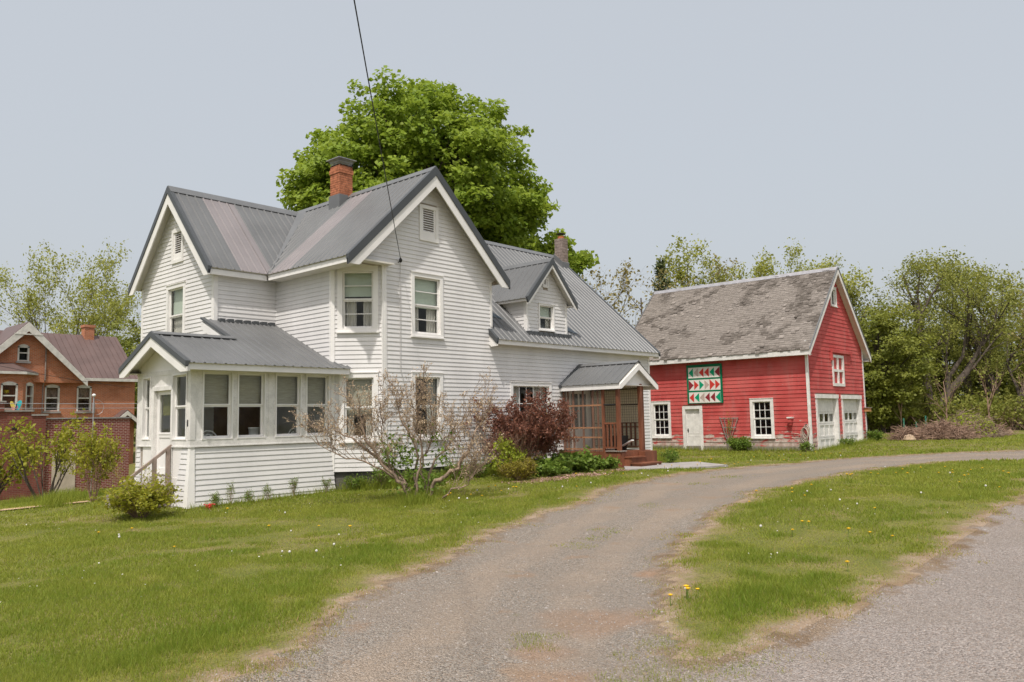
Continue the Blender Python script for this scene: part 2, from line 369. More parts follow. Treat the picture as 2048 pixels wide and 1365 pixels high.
for kn, nm, lab in ((0, 'ground', None), (1, 'driveway', None), (2, 'road', None)):
    q = quads[kind == kn]; u, inv = np.unique(q, return_inverse=True)
    me = np_mesh(nm, GV[u], [inv.reshape(-1, 4)], smooth=True, attrs={'edge': SDr.ravel()[u], 'lane': LANE.ravel()[u], 'patch': PATCH.ravel()[u]})
    tag(link_mesh(nm, me, groundmat(nm+'_surface', kn)), kind='structure')
def terr(x, y):
    """height of the ground mesh at x, y (bilinear)"""
    x = np.atleast_1d(np.asarray(x, float)); y = np.atleast_1d(np.asarray(y, float))
    i = np.clip(np.searchsorted(gx, x)-1, 0, nx-2); j = np.clip(np.searchsorted(gy, y)-1, 0, ny-2)
    fx = (x-gx[i])/(gx[i+1]-gx[i]); fy = (y-gy[j])/(gy[j+1]-gy[j])
    return (GZ[i, j]*(1-fx)+GZ[i+1, j]*fx)*(1-fy)+(GZ[i, j+1]*(1-fx)+GZ[i+1, j+1]*fx)*fy
def t1(x, y): return float(terr(x, y)[0])
mb = MB(); zt = max(t1(*p) for p in SLAB)+.035
mb.prism([(p[0], p[1], zt-.14) for p in SLAB], (0, 0, .14)); tag(mb.build('concrete_slab', MT['concrete']), kind='structure')
mb = MB()
for k in range(26):                                                       # pale sandy track to the neighbour's yard
    pass
DT = np.array([(3.2, 18.6), (5.4, 19.0), (7.35, 19.55), (7.4, 19.95), (5.3, 19.65), (3.0, 19.4)])
mb.add([(p[0], p[1], t1(*p)+.03) for p in DT], [tuple(range(6))]); tag(mb.build('path', mk('sandy_path', (.50, .35, .22), .95, .15, 5.0, 30, .3)), kind='structure')
# ------------------------------------------------------------------ wall frames, siding, windows, metal roofs
class Frame:
    def __init__(s, o, u, n): s.o = np.array(o, float); s.u = np.array(u, float)/np.linalg.norm(u); s.n = np.array(n, float)/np.linalg.norm(n)
    def P(s, u, d, z): q = s.o+s.u*u+s.n*d; return (q[0], q[1], z)
def fb(mb, F, u0, u1, d0, d1, z0, z1):
    return mb.hexa([F.P(u0, d0, z0), F.P(u1, d0, z0), F.P(u1, d1, z0), F.P(u0, d1, z0), F.P(u0, d0, z1), F.P(u1, d0, z1), F.P(u1, d1, z1), F.P(u0, d1, z1)])
def cuts(a, b, ops, z0, z1):
    iv = [(a, b)]
    for o in ops:
        if o[2] < z1-1e-4 and o[3] > z0+1e-4:
            nx_ = []
            for p, q in iv:
                if o[1] <= p or o[0] >= q: nx_.append((p, q)); continue
                if o[0] > p: nx_.append((p, o[0]))
                if o[1] < q: nx_.append((o[1], q))
            iv = nx_
    return [(p, q) for p, q in iv if q-p > .015]
def backing(F, outl, z0, z1, ops, mat, parent, name='wall', th=.14, extra=()):
    zs = sorted(set([z0, z1]+[z for o in ops for z in (o[2], o[3]) if z0 < z < z1]+[z for z in extra if z0 < z < z1])); mb = MB()
    for a, b in zip(zs[:-1], zs[1:]):
        l0, r0 = outl(a+1e-4); l1, r1 = outl(b-1e-4)
        if not [o for o in ops if o[2] < b-1e-4 and o[3] > a+1e-4]:
            mb.hexa([F.P(l0, -th, a), F.P(r0, -th, a), F.P(r0, 0, a), F.P(l0, 0, a), F.P(l1, -th, b), F.P(r1, -th, b), F.P(r1, 0, b), F.P(l1, 0, b)])
        else:
            for p, q in cuts(l0, r0, ops, a, b):
                pt = l1 if abs(p-l0) < 1e-6 else p; qt = r1 if abs(q-r0) < 1e-6 else q
                mb.hexa([F.P(p, -th, a), F.P(q, -th, a), F.P(q, 0, a), F.P(p, 0, a), F.P(pt, -th, b), F.P(qt, -th, b), F.P(qt, 0, b), F.P(pt, 0, b)])
    return mb.build(name, mat, parent)
def siding(F, outl, z0, z1, ops, mat, parent, h=.107, proud=.02, joined=None, name='clapboard', jit=0.0, rng=None):
    z = z0; big = MB()
    while z < z1-.02:
        zt_ = min(z+h, z1); l0, r0 = outl(z+1e-4); l1, r1 = outl(zt_-1e-4); mb = MB()
        if r0-l0 > .03:
            j = (rng.random()-.5)*jit if rng is not None else 0
            for p, q in cuts(l0, r0, ops, z+.01, zt_-.01):
                if mb.v and not joined: mb.build(name, mat, parent); mb = MB()
                pt = l1 if abs(p-l0) < 1e-6 else p; qt = r1 if abs(q-r0) < 1e-6 else q
                if qt-pt < .01: pt = qt = (pt+qt)/2; pt -= .005; qt += .005
                d = proud+j
                mb.hexa([F.P(p, .001, z), F.P(q, .001, z), F.P(q, d, z), F.P(p, d, z), F.P(pt, .001, zt_), F.P(qt, .001, zt_), F.P(qt, .005, zt_), F.P(pt, .005, zt_)])
        if mb.v:
            if joined: big.add(mb.v, mb.f)
            else: mb.build(name, mat, parent)
        z = zt_
    if joined and big.v: tag(big.build(joined, mat, parent), kind='stuff')
def wavy(F, u0, u1, d, z0, z1, amp=.018, per=.09, top=None):
    n = max(6, int((u1-u0)/per*6)); mb = MB(); vs = []
    for i in range(n+1):
        u = u0+(u1-u0)*i/n; dd = d+amp*math.sin(i/6*2*math.pi)
        vs += [F.P(u, dd, z0), F.P(u if top is None else top[0]+(top[1]-top[0])*i/n, dd, z1)]
    mb.add(vs, [(2*i, 2*i+2, 2*i+3, 2*i+1) for i in range(n)]); return mb
def window(root, F, u0, u1, z0, z1, cas=.10, sash=.045, vm=0, hm=0, rail=True, shade=None, curtain=None, dark=None, two=False, casing='trim', glassd=-.05, sill=True, name='window', cw=None):
    """u0..z1 = outside of the casing"""
    cw = cas if cw is None else cw
    mb = MB(); d1 = .042
    fb(mb, F, u0, u1, -.06, d1, z1-cas, z1); fb(mb, F, u0, u0+cw, -.06, d1, z0+.001, z1-cas); fb(mb, F, u1-cw, u1, -.06, d1, z0+.001, z1-cas)
    fb(mb, F, u0+cw, u1-cw, -.06, d1-.004, z0+.001, z0+cas*.7)
    w = mb.build(name, MT[casing], root)
    if sill:
        mb = MB(); fb(mb, F, u0-.02, u1+.02, -.02, .075, z0-.035, z0); mb.build('sill', MT[casing], w)
    if sill:
        mb = MB(); fb(mb, F, u0-.012, u1+.012, -.02, .06, z1+.001, z1+.022); mb.build('drip_cap', MT[casing], w)
    a, b, c, e = u0+cw, u1-cw, z0+cas*.7, z1-cas
    mid = (c+e)/2
    tiers = [(c, mid, -.012), (mid, e, .010)] if rail else [(c, e, 0)]
    for k, (za, zb, dd) in enumerate(tiers):
        mb = MB(); g = -.035+dd
        fb(mb, F, a, a+sash, g-.03, g, za, zb); fb(mb, F, b-sash, b, g-.03, g, za, zb)
        fb(mb, F, a+sash, b-sash, g-.03, g, za, za+sash*(1.2 if k == 0 else .8)); fb(mb, F, a+sash, b-sash, g-.03, g, zb-sash*.8, zb)
        ia, ib, iz0, iz1 = a+sash, b-sash, za+sash*(1.2 if k == 0 else .8), zb-sash*.8
        nv, nh = (vm, hm)
        for i in range(nv): x = ia+(ib-ia)*(i+1)/(nv+1); fb(mb, F, x-.011, x+.011, g-.026, g-.003, iz0, iz1)
        for i in range(nh): z = iz0+(iz1-iz0)*(i+1)/(nh+1); fb(mb, F, ia, ib, g-.025, g-.004, z-.011, z+.011)
        mb.build('sash', MT['trim'], w)
        for i in range(nv+1):
            for j in range(nh+1):
                pa = ia+(ib-ia)*i/(nv+1); pb = ia+(ib-ia)*(i+1)/(nv+1); qa = iz0+(iz1-iz0)*j/(nh+1); qb = iz0+(iz1-iz0)*(j+1)/(nh+1)
                m2 = MB(); fb(m2, F, pa, pb, g-.017, g-.013, qa, qb); m2.build('pane', MT['glass'], w)
    if shade:
        frac, mk_ = shade; zz = e-(e-c)*frac
        mb = MB(); fb(mb, F, a+.01, b-.01, -.125, -.12, zz, e); fb(mb, F, a+.01, b-.01, -.13, -.115, zz-.02, zz+.005); mb.build('roller_shade', MT[mk_], w)
    if curtain:
        ca, cb, cz = curtain; tp = c+(e-c)*cz
        wavy(F, a-.03, a+(b-a)*ca, -.17, c-.05, tp).build('curtain', MT['curtain'], w)
        wavy(F, b-(b-a)*cb, b+.03, -.17, c-.05, tp).build('curtain', MT['curtain'], w)
    return w
def metal_roof(root, O, U, V, bp, name='roof_panel', light=(), deck=.09, mats=('roof', 'roof2'), pw=.92, rib=.23, start=0.0, deckmat='soffit', up=.012):
    O = np.array(O, float); U = np.array(U, float); U /= np.linalg.norm(U); V = np.array(V, float); V /= np.linalg.norm(V)
    N = np.cross(U, V); N = N if N[2] > 0 else -N
    us = np.array([b[0] for b in bp]); lo = np.array([b[1] for b in bp]); hi = np.array([b[2] for b in bp])
    ul = us[-1]; L = lambda u: float(np.interp(u, us, lo)); H = lambda u: float(np.interp(u, us, hi))
    k = 0; a = us[0]-start
    while a < ul-.02:
        b = a+pw; smp = []
        x = a
        while x < b-.01:
            for du, h in ((-.03, 0), (-.012, .022), (.012, .022), (.03, 0)): smp.append((x+du, h))
            smp.append((x+rib*.5-.0, .003)); x += rib
        smp += [(b-.03, 0), (b-.012, .02), (b, .02)]
        smp = [(max(us[0], min(ul, u)), h) for u, h in smp if us[0]-.05 < u < min(b+.03, ul+.05)]
        smp += [(u, .0) for u in us if a < u < b]
        smp = sorted(smp); vs = []; fs = []
        for u, h in smp:
            l_, h_ = L(u), H(u); l_ = min(l_, h_)
            vs += [O+U*u+V*(l_-.035*(l_ < .02))+N*(up+h), O+U*u+V*h_+N*(up+h)]
        for i in range(len(smp)-1):
            if smp[i+1][0]-smp[i][0] > 1e-4 and (H(smp[i][0])-L(smp[i][0]) > .01 or H(smp[i+1][0])-L(smp[i+1][0]) > .01): fs.append((2*i, 2*i+2, 2*i+3, 2*i+1))
        if fs:
            mb = MB(); mb.add(vs, fs); mb.build(name, MT[mats[1] if k in light else mats[0]], root)
        a = b; k += 1
    mb = MB()
    for i in range(len(bp)-1):
        if us[i+1]-us[i] < 1e-3: continue
        q = [O+U*us[i]+V*lo[i], O+U*us[i+1]+V*lo[i+1], O+U*us[i+1]+V*hi[i+1], O+U*us[i]+V*hi[i]]
        if abs(lo[i]-hi[i]) < 1e-3: q = q[:3]
        elif abs(lo[i+1]-hi[i+1]) < 1e-3: q = [q[0], q[1], q[3]]
        mb.prism(q, -N*deck)
    if deck: mb.build('roof_deck', MT[deckmat], root)
def raketrim(root, p0, p1, out, dark=.17, white=.2, over=.0, thick=.03):
    p0 = np.array(p0, float); p1 = np.array(p1, float); o = np.array(out, float); Z = np.array((0, 0, 1.))
    if white:
        D = .05+dark*.8+white; cut = min(D-.02, .17); hz = np.array((p1[0]-p0[0], p1[1]-p0[1], 0.)); hl = np.linalg.norm(hz); s_ = (p1[2]-p0[2])/hl
        q = p0+(p1-p0)*min(.8, (D-cut)/s_/hl)-Z*D                       # foot cut level with the soffit
        mb = MB(); mb.prism([p0-Z*.05, p0-Z*cut, q, p1-Z*D, p1-Z*.05], o*thick); mb.build('rake_board', MT['trim'], root)
    if dark:
        mb = MB(); a = Z*.045; b = Z*-(dark-.045); t = thick+.022
        mb.hexa([p0+b-o*.0, p1+b-o*.0, p1+b+o*t, p0+b+o*t, p0+a-o*.06, p1+a-o*.06, p1+a+o*t, p0+a+o*t]); mb.build('rake_trim', MT['rake'], root)
def ridgecap(root, p0, p1, side, s, w=.17, mat='rake2'):
    p0 = np.array(p0, float); p1 = np.array(p1, float); sd = np.array(side, float); mb = MB(); Z = np.array((0, 0, 1.))
    for sg in (1, -1):
        e = sd*sg*w-Z*(w*s)
        mb.hexa([p0+Z*.035, p1+Z*.035, p1+e+Z*.05, p0+e+Z*.05, p0+Z*.062, p1+Z*.062, p1+e+Z*.062, p0+e+Z*.062])
    mb.build('ridge_cap', MT[mat], root)
MT['rake2'] = mk('ridge_steel', (.14, .143, .147), .42, .08, 2.0, 0, 0, .45)
def louvre(root, F, u0, u1, z0, z1, cas=.09, n=10, name='gable_vent'):
    mb = MB(); fb(mb, F, u0, u1, -.03, .045, z1-cas, z1); fb(mb, F, u0, u1, -.03, .045, z0, z0+cas); fb(mb, F, u0, u0+cas, -.03, .045, z0+cas, z1-cas); fb(mb, F, u1-cas, u1, -.03, .045, z0+cas, z1-cas)
    w = mb.build(name, MT['trim'], root)
    mb = MB(); fb(mb, F, u0+cas, u1-cas, -.06, -.05, z0+cas, z1-cas); mb.build('backing', MT['blockgrey'], w)
    a, b = u0+cas, u1-cas; m = (a+b)/2
    mb = MB(); fb(mb, F, a, a+.05, -.03, .02, z0+cas, z1-cas); fb(mb, F, b-.05, b, -.03, .02, z0+cas, z1-cas); lo = z0+cas; fb(mb, F, a+.05, b-.05, -.03, .02, lo, lo+(z1-z0)*.17); mb.build('inner_frame', MT['trim'], w)
    lo += (z1-z0)*.17; hi = z1-cas
    for i in range(n):
        z = lo+(hi-lo)*(i+.5)/n; t = (hi-lo)/n*.42; mb = MB()
        mb.hexa([F.P(a+.05, -.045, z+t*.6), F.P(b-.05, -.045, z+t*.6), F.P(b-.05, .012, z-t), F.P(a+.05, .012, z-t), F.P(a+.05, -.045, z+t), F.P(b-.05, -.045, z+t), F.P(b-.05, .012, z-t*.5), F.P(a+.05, .012, z-t*.5)])
        mb.build('slat', MT['trim'], w)
def board(root, F, u0, u1, d0, d1, z0, z1, mat='trim', name='corner_board'):
    mb = MB(); fb(mb, F, u0, u1, d0, d1, z0, z1); return mb.build(name, MT[mat], root)

# ------------------------------------------------------------------ the white farmhouse
X0, XE, X3 = 11.429, 16.07, 24.0
YS, Y2, Y3, YN = 15.217, 16.1, 18.575, 22.6
XW, XC = 9.713, 12.312
HB = .54
house = empty('farmhouse', (13.75, 18.0, 0.2), label='white clapboard farmhouse with grey metal roof, gables, dormer and enclosed porch', cat='house')
# foundation
mb = MB(); fz = -.4
mb.prism([(X0+.04, Y2+.04, fz), (XC+.02, YS+.05, fz), (X3-.04, YS+.05, fz), (X3-.04, 23.4, fz), (XW+.04, 22.55, fz), (XW+.04, Y3+.05, fz), (X0+.04, Y3+.05, fz)], (0, 0, HB+.02-fz))
mb.build('foundation', MT['found'], house)
mb = MB()
for zf in (.62, 3.25):
    mb.prism([(X0+.15, Y2+.12, zf), (XC+.1, YS+.15, zf), (X3-.15, YS+.15, zf), (X3-.15, 23.3, zf), (XW+.15, 22.45, zf), (XW+.15, Y3+.15, zf), (X0+.15, Y3+.15, zf)], (0, 0, .04))
mb.build('floor', MT['interior'], house)
# ---- south wall (gable end running on into the long wing)
FS = Frame((XC, YS), (1, 0), (0, -1))
def outS(z):
    if z < 3.9: return (0, X3-XC)
    if z < 5.47: return (0, XE-XC)
    k = max(0.001, (8.0-z)/.967); return (13.75-k-XC, 13.75+k-XC)
opS = [(13.16-XC, 14.24-XC, 3.82, 5.43), (13.157-XC, 14.2-XC, 1.25, 2.9), (13.45-XC, 14.10-XC, 6.29, 7.23), (16.79-XC, 18.6-XC, 1.55, 2.74)]
opSi = [(o[0]+.03, o[1]-.03, o[2]+.03, o[3]-.03) for o in opS]
wS = backing(FS, outS, HB, 7.98, opSi, MT['interior'], house, 'wall', extra=(3.9, 5.47))
siding(FS, outS, HB, 7.96, opSi, MT['siding'], wS)
window(house, FS, *opS[0], hm=1, shade=(.52, 'shade'), curtain=(.36, .36, .55))
window(house, FS, *opS[1], curtain=(.08, .34, 1.0))
louvre(house, FS, *opS[2])
window(house, FS, *opS[3], vm=4, hm=1, rail=False, curtain=(.3, .3, 1.0), sash=.035)
# ---- chamfered corner
FC = Frame((X0, Y2), (1, -1), (-1, -1)); LC = math.hypot(XC-X0, Y2-YS)
opC = [(.135, 1.115, 3.87, 5.46), (.185, 1.105, 1.25, 2.87)]; opCi = [(o[0]+.03, o[1]-.03, o[2]+.03, o[3]-.03) for o in opC]
outC = lambda z: (0, LC)
wC = backing(FC, outC, HB, 5.56, opCi, MT['interior'], house)
siding(FC, outC, HB, 5.55, opCi, MT['siding'], wC)
window(house, FC, *opC[0], hm=1, shade=(.42, 'shade'), curtain=(.42, .36, .55), cas=.12)
window(house, FC, *opC[1], shade=(.6, 'blind'), curtain=(.3, .3, 1.0), cas=.11)
# ---- west wall of the south wing
FW = Frame((X0, Y3), (0, -1), (-1, 0)); outW = lambda z: (0, Y3-Y2)
wW = backing(FW, outW, HB, 5.6, [], MT['interior'], house); siding(FW, outW, HB+.107*22, 5.58, [], MT['siding'], wW)
siding(FW, outW, HB, HB+.107*22, [], MT['siding'], wW, joined='siding_inside_porch')
# ---- recessed south-facing wall
FR = Frame((XW, Y3), (1, 0), (0, -1)); outR = lambda z: (0, X0-XW)
wR = backing(FR, outR, HB, 5.6, [], MT['darkwood'], house); siding(FR, outR, HB+.107*33, 5.58, [], MT['siding'], wR)
siding(FR, outR, HB, HB+.107*33, [], MT['darkwood'], wR, joined='siding_inside_porch')
# ---- west gable wall
FG = Frame((XW, YN), (0, -1), (-1, 0)); YR = 20.6
def outG(z):
    if z < 5.5: return (0, YN-Y3)
    k = max(.001, (7.83-z)/1.08); return (YN-YR-k, YN-YR+k)
opG = [(YN-21.1, YN-20.04, 3.78, 5.41), (YN-20.84, YN-20.2, 5.98, 6.89)]; opGi = [(o[0]+.03, o[1]-.03, o[2]+.03, o[3]-.03) for o in opG]
wG = backing(FG, outG, HB, 7.8, opGi, MT['interior'], house, extra=(5.5,)); siding(FG, outG, HB+.107*14, 7.8, opGi, MT['siding'], wG)
siding(FG, outG, HB, HB+.107*14, opGi, MT['siding'], wG, joined='lower_siding')
window(house, FG, *opG[0], shade=(.5, 'shade'), curtain=(.5, .5, 1.0)); louvre(house, FG, *opG[1])
# ---- walls out of sight: east end and north side
FE = Frame((X3, YS), (0, 1), (1, 0))
def outE(z):
    if z < 3.9: return (0, 23.46-YS)
    k = max(.001, (7.85-z)/.915); return (19.34-k-YS, 19.34+k-YS)
backing(FE, outE, HB, 7.83, [], MT['siding'], house, extra=(3.9,)); FN = Frame((X3, 23.46), (-1, 0), (0, 1)); backing(FN, lambda z: (0, X3-XE), HB, 4.0, [], MT['siding'], house)
FN2 = Frame((XE, 23.0), (-1, 0), (0, 1))
def outN(z):
    if z < 5.5: return (0, XE-X0)
    k = max(.001, (8.0-z)/.967); return (XE-13.75-k, XE-13.75+k)
backing(FN2, outN, HB, 7.98, [], MT['siding'], house, extra=(5.5,)); FN3 = Frame((X0, YN), (-1, 0), (0, 1)); backing(FN3, lambda z: (0, X0-XW), HB, 5.6, [], MT['siding'], house)
FE2 = Frame((XE, YS), (0, 1), (1, 0)); backing(FE2, lambda z: (0, 7.75), 3.5, 5.6, [], MT['siding'], house)
# corner boards
for F_, u0, u1, z0, z1 in ((FS, -.075, .06, HB, 5.48), (FC, LC-.06, LC+.02, HB, 5.5), (FC, -.02, .07, HB, 5.5), (FW, Y3-Y2-.07, Y3-Y2+.012, 2.95, 5.55), (FS, XE-XC-.05, XE-XC+.024, 4.25, 5.5), (FS, X3-XC-.07, X3-XC+.02, HB, 3.9),
                       (FG, YN-Y3-.08, YN-Y3+.02, 3.4, 5.5), (FR, -.02, .08, 4.25, 5.5), (FG, -.02, .07, HB, 5.5), (FE2, -.02, .08, 4.2, 5.5), (FE, -.02, .09, HB, 3.9)):
    board(house, F_, u0, u1, .001, .032, z0, z1)
# soffit over the cut corner
mb = MB(); mb.prism([(X0-.35, YS-.27, 5.475), (XC+.1, YS-.27, 5.475), (XC+.1, YS, 5.475), (X0, Y2+.05, 5.475), (X0-.35, Y2+.05, 5.475)], (0, 0, .04)); mb.build('soffit', MT['soffit'], house)
# ---- metal roofs
q1 = 1.391
metal_roof(house, (11.03, 14.908, 5.53), (0, 1, 0), (1, 0, .967), [(0, 0, 3.784), (3.452, 0, 3.784), (5.692, 3.511, 3.784), (7.93, 0, 3.784), (8.4, 0, 3.784)], light=(3,), start=.35)
metal_roof(house, (9.46, 18.36, 5.55), (1, 0, 0), (0, 1, 1.080), [(0, 0, 3.298), (1.57, 0, 3.298), (4.11, 3.29, 3.298)], light=(1,), start=.05)
metal_roof(house, (9.46, 22.84, 5.55), (1, 0, 0), (0, -1, 1.080), [(0, 0, 3.298), (1.57, 0, 3.298), (4.11, 3.29, 3.298)], name='roof_panel')
metal_roof(house, (16.47, 14.908, 5.53), (0, 1, 0), (-1, 0, .967), [(0, 0, 3.784), (1.80, 0, 3.784), (4.432, 3.467, 3.784), (7.06, 0, 3.784), (8.4, 0, 3.784)])
XR = 24.25
metal_roof(house, (13.99, 14.917, 3.89), (1, 0, 0), (0, 1, .915), [(0, 5.95, 5.995), (2.05, 2.77, 5.995), (2.06, 0, 5.995), (XR-13.99, 0, 5.995)])
metal_roof(house, (13.99, 23.763, 3.89), (1, 0, 0), (0, -1, .915), [(0, 5.95, 5.995), (2.05, 2.77, 5.995), (2.06, 0, 5.995), (XR-13.99, 0, 5.995)])
ridgecap(house, (13.75, 14.88, 8.16), (13.75, 23.3, 8.16), (1, 0, 0), .967)
ridgecap(house, (9.43, YR, 7.97), (13.6, YR, 7.97), (0, 1, 0), 1.08)
ridgecap(house, (13.95, 19.34, 7.937), (XR+.03, 19.34, 7.937), (0, 1, 0), .915)
mb = MB()                                                                  # valley flashing
mb.hexa([(11.03, 18.2, 5.56), (11.2, 18.36, 5.56), (13.62, 20.46, 8.04), (13.42, 20.6, 8.04), (11.03, 18.2, 5.575), (11.2, 18.36, 5.575), (13.62, 20.46, 8.055), (13.42, 20.6, 8.055)]); mb.build('valley_flashing', MT['rake2'], house)
S_ = (0, -1, 0); Wd = (-1, 0, 0); Ed = (1, 0, 0)
raketrim(house, (11.0, 14.908, 5.50), (13.75, 14.908, 8.16), S_, .24, .24); raketrim(house, (16.5, 14.908, 5.50), (13.75, 14.908, 8.16), S_, .24, .24)
raketrim(house, (9.46, 18.33, 5.52), (9.46, YR, 7.97), Wd, .19, .24); raketrim(house, (9.46, 22.87, 5.52), (9.46, YR, 7.97), Wd, .19, .24)
raketrim(house, (XR, 14.9, 3.87), (XR, 19.34, 7.937), Ed, .15, .2); raketrim(house, (XR, 23.78, 3.87), (XR, 19.34, 7.937), Ed, .15, .2)
raketrim(house, (16.0, 14.9, 3.87), (16.0, 15.2, 4.15), Wd, .17, .22)
# fascia and flat soffit along the eaves
def eave(p0, p1, inw, zt_, depth, h=.13):
    p0 = np.array(p0, float); p1 = np.array(p1, float); i = np.array(inw, float); mb = MB()
    a, b = np.array((0, 0, zt_)), np.array((0, 0, zt_-h))
    mb.hexa([p0+b, p1+b, p1+b+i*.022, p0+b+i*.022, p0+a, p1+a, p1+a+i*.022, p0+a+i*.022]); mb.build('fascia', MT['trim'], house)
    mb = MB(); b2 = b+np.array((0, 0, .002)); t = np.array((0, 0, .02))
    mb.hexa([p0+b2+i*.023, p1+b2+i*.023, p1+b2+i*depth, p0+b2+i*depth, p0+b2+t+i*.023, p1+b2+t+i*.023, p1+b2+t+i*depth, p0+b2+t+i*depth]); mb.build('soffit', MT['soffit'], house)
eave((11.035, 14.93, 0), (11.035, 18.3, 0), (1, 0, 0), 5.5, .39)
eave((9.48, 18.37, 0), (11.04, 18.37, 0), (0, 1, 0), 5.5, .2)
eave((16.04, 14.93, 0), (XR-.02, 14.93, 0), (0, 1, 0), 3.875, .285, .12)
# ---- dormer
YD, DX0, DX1, DXM = 15.30, 17.65, 19.53, 18.59
FD = Frame((DX0, YD), (1, 0), (0, -1))
def outD(z):
    if z < 5.2: return (0, DX1-DX0)
    k = max(.001, (6.34-z)/1.09); return (DXM-DX0-k, DXM-DX0+k)
opD = [(.545, 1.275, 4.33, 5.11), (.76, 1.03, 5.62, 5.92)]; opDi = [(o[0]+.02, o[1]-.02, o[2]+.02, o[3]-.02) for o in opD]
wD = backing(FD, outD, 4.2, 6.32, opDi, MT['interior'], house, 'dormer', extra=(5.2,)); siding(FD, outD, 4.26, 6.30, opDi, MT['siding'], wD)
window(house, FD, *opD[0], cas=.045, sash=.03, shade=(.5, 'shade'), curtain=(.0, .25, 1.0)); louvre(house, FD, *opD[1], cas=.04, n=4)
def outDs(z): return (0, max(.02, (5.25-z)*0+ (14.917+(z-3.89)/.915 > YD)*0+ (16.4-YD) if z > 5.2 else (14.917+(z+.0-3.89)/.915-YD)+.02))
for Xs, nn_ in ((DX0, -1), (DX1, 1)):
    F_ = Frame((Xs, YD), (0, 1), (nn_, 0)); mb = MB()
    mb.prism([(Xs, YD, 4.2), (Xs, YD, 5.25), (Xs, 16.45, 5.25)], (-nn_*.1, 0, 0)); wDs = mb.build('dormer_cheek', MT['interior'], house)
    siding(F_, outDs, 4.26, 5.22, [], MT['siding'], wDs); board(house, F_, -.02, .07, .001, .028, 4.22, 5.2)
board(house, FD, -.02, .06, .001, .03, 4.22, 5.2); board(house, FD, DX1-DX0-.06, DX1-DX0+.02, .001, .03, 4.22, 5.2)
dbp = [(0, 0, 1.70), (1.30, 0, 1.70), (2.67, 1.69, 1.70)]
metal_roof(house, (17.44, 15.05, 5.2), (0, 1, 0), (1, 0, 1.09), dbp, deck=.05); metal_roof(house, (19.74, 15.05, 5.2), (0, 1, 0), (-1, 0, 1.09), dbp, deck=.05)
ridgecap(house, (DXM, 15.02, 6.45), (DXM, 17.75, 6.45), (1, 0, 0), 1.09, .12)
raketrim(house, (17.42, 15.05, 5.18), (DXM, 15.05, 6.45), S_, .19, .05); raketrim(house, (19.76, 15.05, 5.18), (DXM, 15.05, 6.45), S_, .19, .05)
eave((17.45, 15.07, 0), (17.45, 16.3, 0), (1, 0, 0), 5.18, .2, .07); eave((19.73, 15.07, 0), (19.73, 16.3, 0), (-1, 0, 0), 5.18, .2, .07)
mb = MB()                                                                  # flashing strip under the dormer, dark blue patches on the roof beside it
for xx in np.arange(17.6, 19.6, .23):
    mb.box(xx, 15.14, 4.14, xx+.15, 15.27, 4.245)
tag(mb.build('apron_flashing', MT['rake'], house), kind='stuff')
MT['bluepatch'] = mk('dark_blue_patch', (.075, .105, .13), .35, .15, 6.0)  # darker, bluer tone for two flat wedges laid on the wing roof
def onroof(pts, name, mat, up=.02):
    mb = MB(); mb.add([(x, y, 3.89+.915*(y-14.917)+up+.022) for x, y in pts], [tuple(range(len(pts)))]); mb.build(name, MT[mat], house)
onroof([(16.13, 16.25), (16.3, 16.2), (16.5, 16.0), (16.85, 15.8), (17.05, 15.62), (16.8, 15.66), (16.55, 15.68), (16.35, 15.78), (16.13, 15.9)], 'dark_blue_patch', 'bluepatch')
onroof([(19.6, 15.85), (19.75, 15.8), (20.05, 15.55), (20.2, 15.36), (19.95, 15.38), (19.6, 15.5)], 'dark_blue_patch', 'bluepatch')
# ---- chimneys
def chimney(x0, y0, x1, y1, z0, zf, zt_, mat, corb=True, bh=.066, bl=.2):
    mb = MB(); mb.box(x0+.012, y0+.012, z0, x1-.012, y1-.012, zt_-.01); c = mb.build('chimney', MT['mortar'], house)
    mb = MB(); z = zf-.35; r = 0
    while z < zt_-.02:
        o = .02 if corb and z > zt_-.24 else 0
        if corb and z > zt_-.10: o = 0
        for ax in (0, 1):
            a, b = ((x0, x1), (y0, y1))[ax]; off = (r+ax) % 2*bl/2; e = a-o-off
            while e < b+o:
                s0, s1 = max(a-o, e)+.004, min(b+o, e+bl)-.004
                if s1-s0 > .02:
                    if ax == 0:
                        mb.box(s0, y0-o, z+.005, s1, y0-o+.05, z+bh-.005); mb.box(s0, y1+o-.05, z+.005, s1, y1+o, z+bh-.005)
                    else:
                        mb.box(x0-o, s0, z+.005, x0-o+.05, s1, z+bh-.005); mb.box(x1+o-.05, s0, z+.005, x1+o, s1, z+bh-.005)
                e += bl
        z += bh; r += 1
    tag(mb.build('brickwork', MT[mat], c), kind='stuff'); return c
c1 = chimney(13.33, 18.42, 13.78, 18.87, 7.4, 8.05, 8.98, 'chimbrick')
mb = MB(); mb.box(13.30, 18.39, 7.5, 13.81, 18.9, 8.02); mb.box(13.30, 18.39, 8.02, 13.60, 18.9, 8.13); mb.build('flashing', MT['rake2'], c1)
mb = MB(); cx_, cy_ = 13.555, 18.645
for a_, r0, r1, z0_, z1_ in ((0, .225, .225, 8.98, 9.02), ):
    mb.box(cx_-r0, cy_-r0, z0_, cx_+r0, cy_+r0, z1_)
mb.build('cap_base', MT['concrete'], c1)
mb = MB()
for k in range(15):
    t_ = -1+2*k/14
    for s0, s1 in (((t_, -1), (t_, -1)), ((t_, 1), (t_, 1)), ((-1, t_), (-1, t_)), ((1, t_), (1, t_))):
        mb.bar((cx_+s0[0]*.2, cy_+s0[1]*.2, 9.02), (cx_+s1[0]*.26, cy_+s1[1]*.26, 9.17), .006, .006)
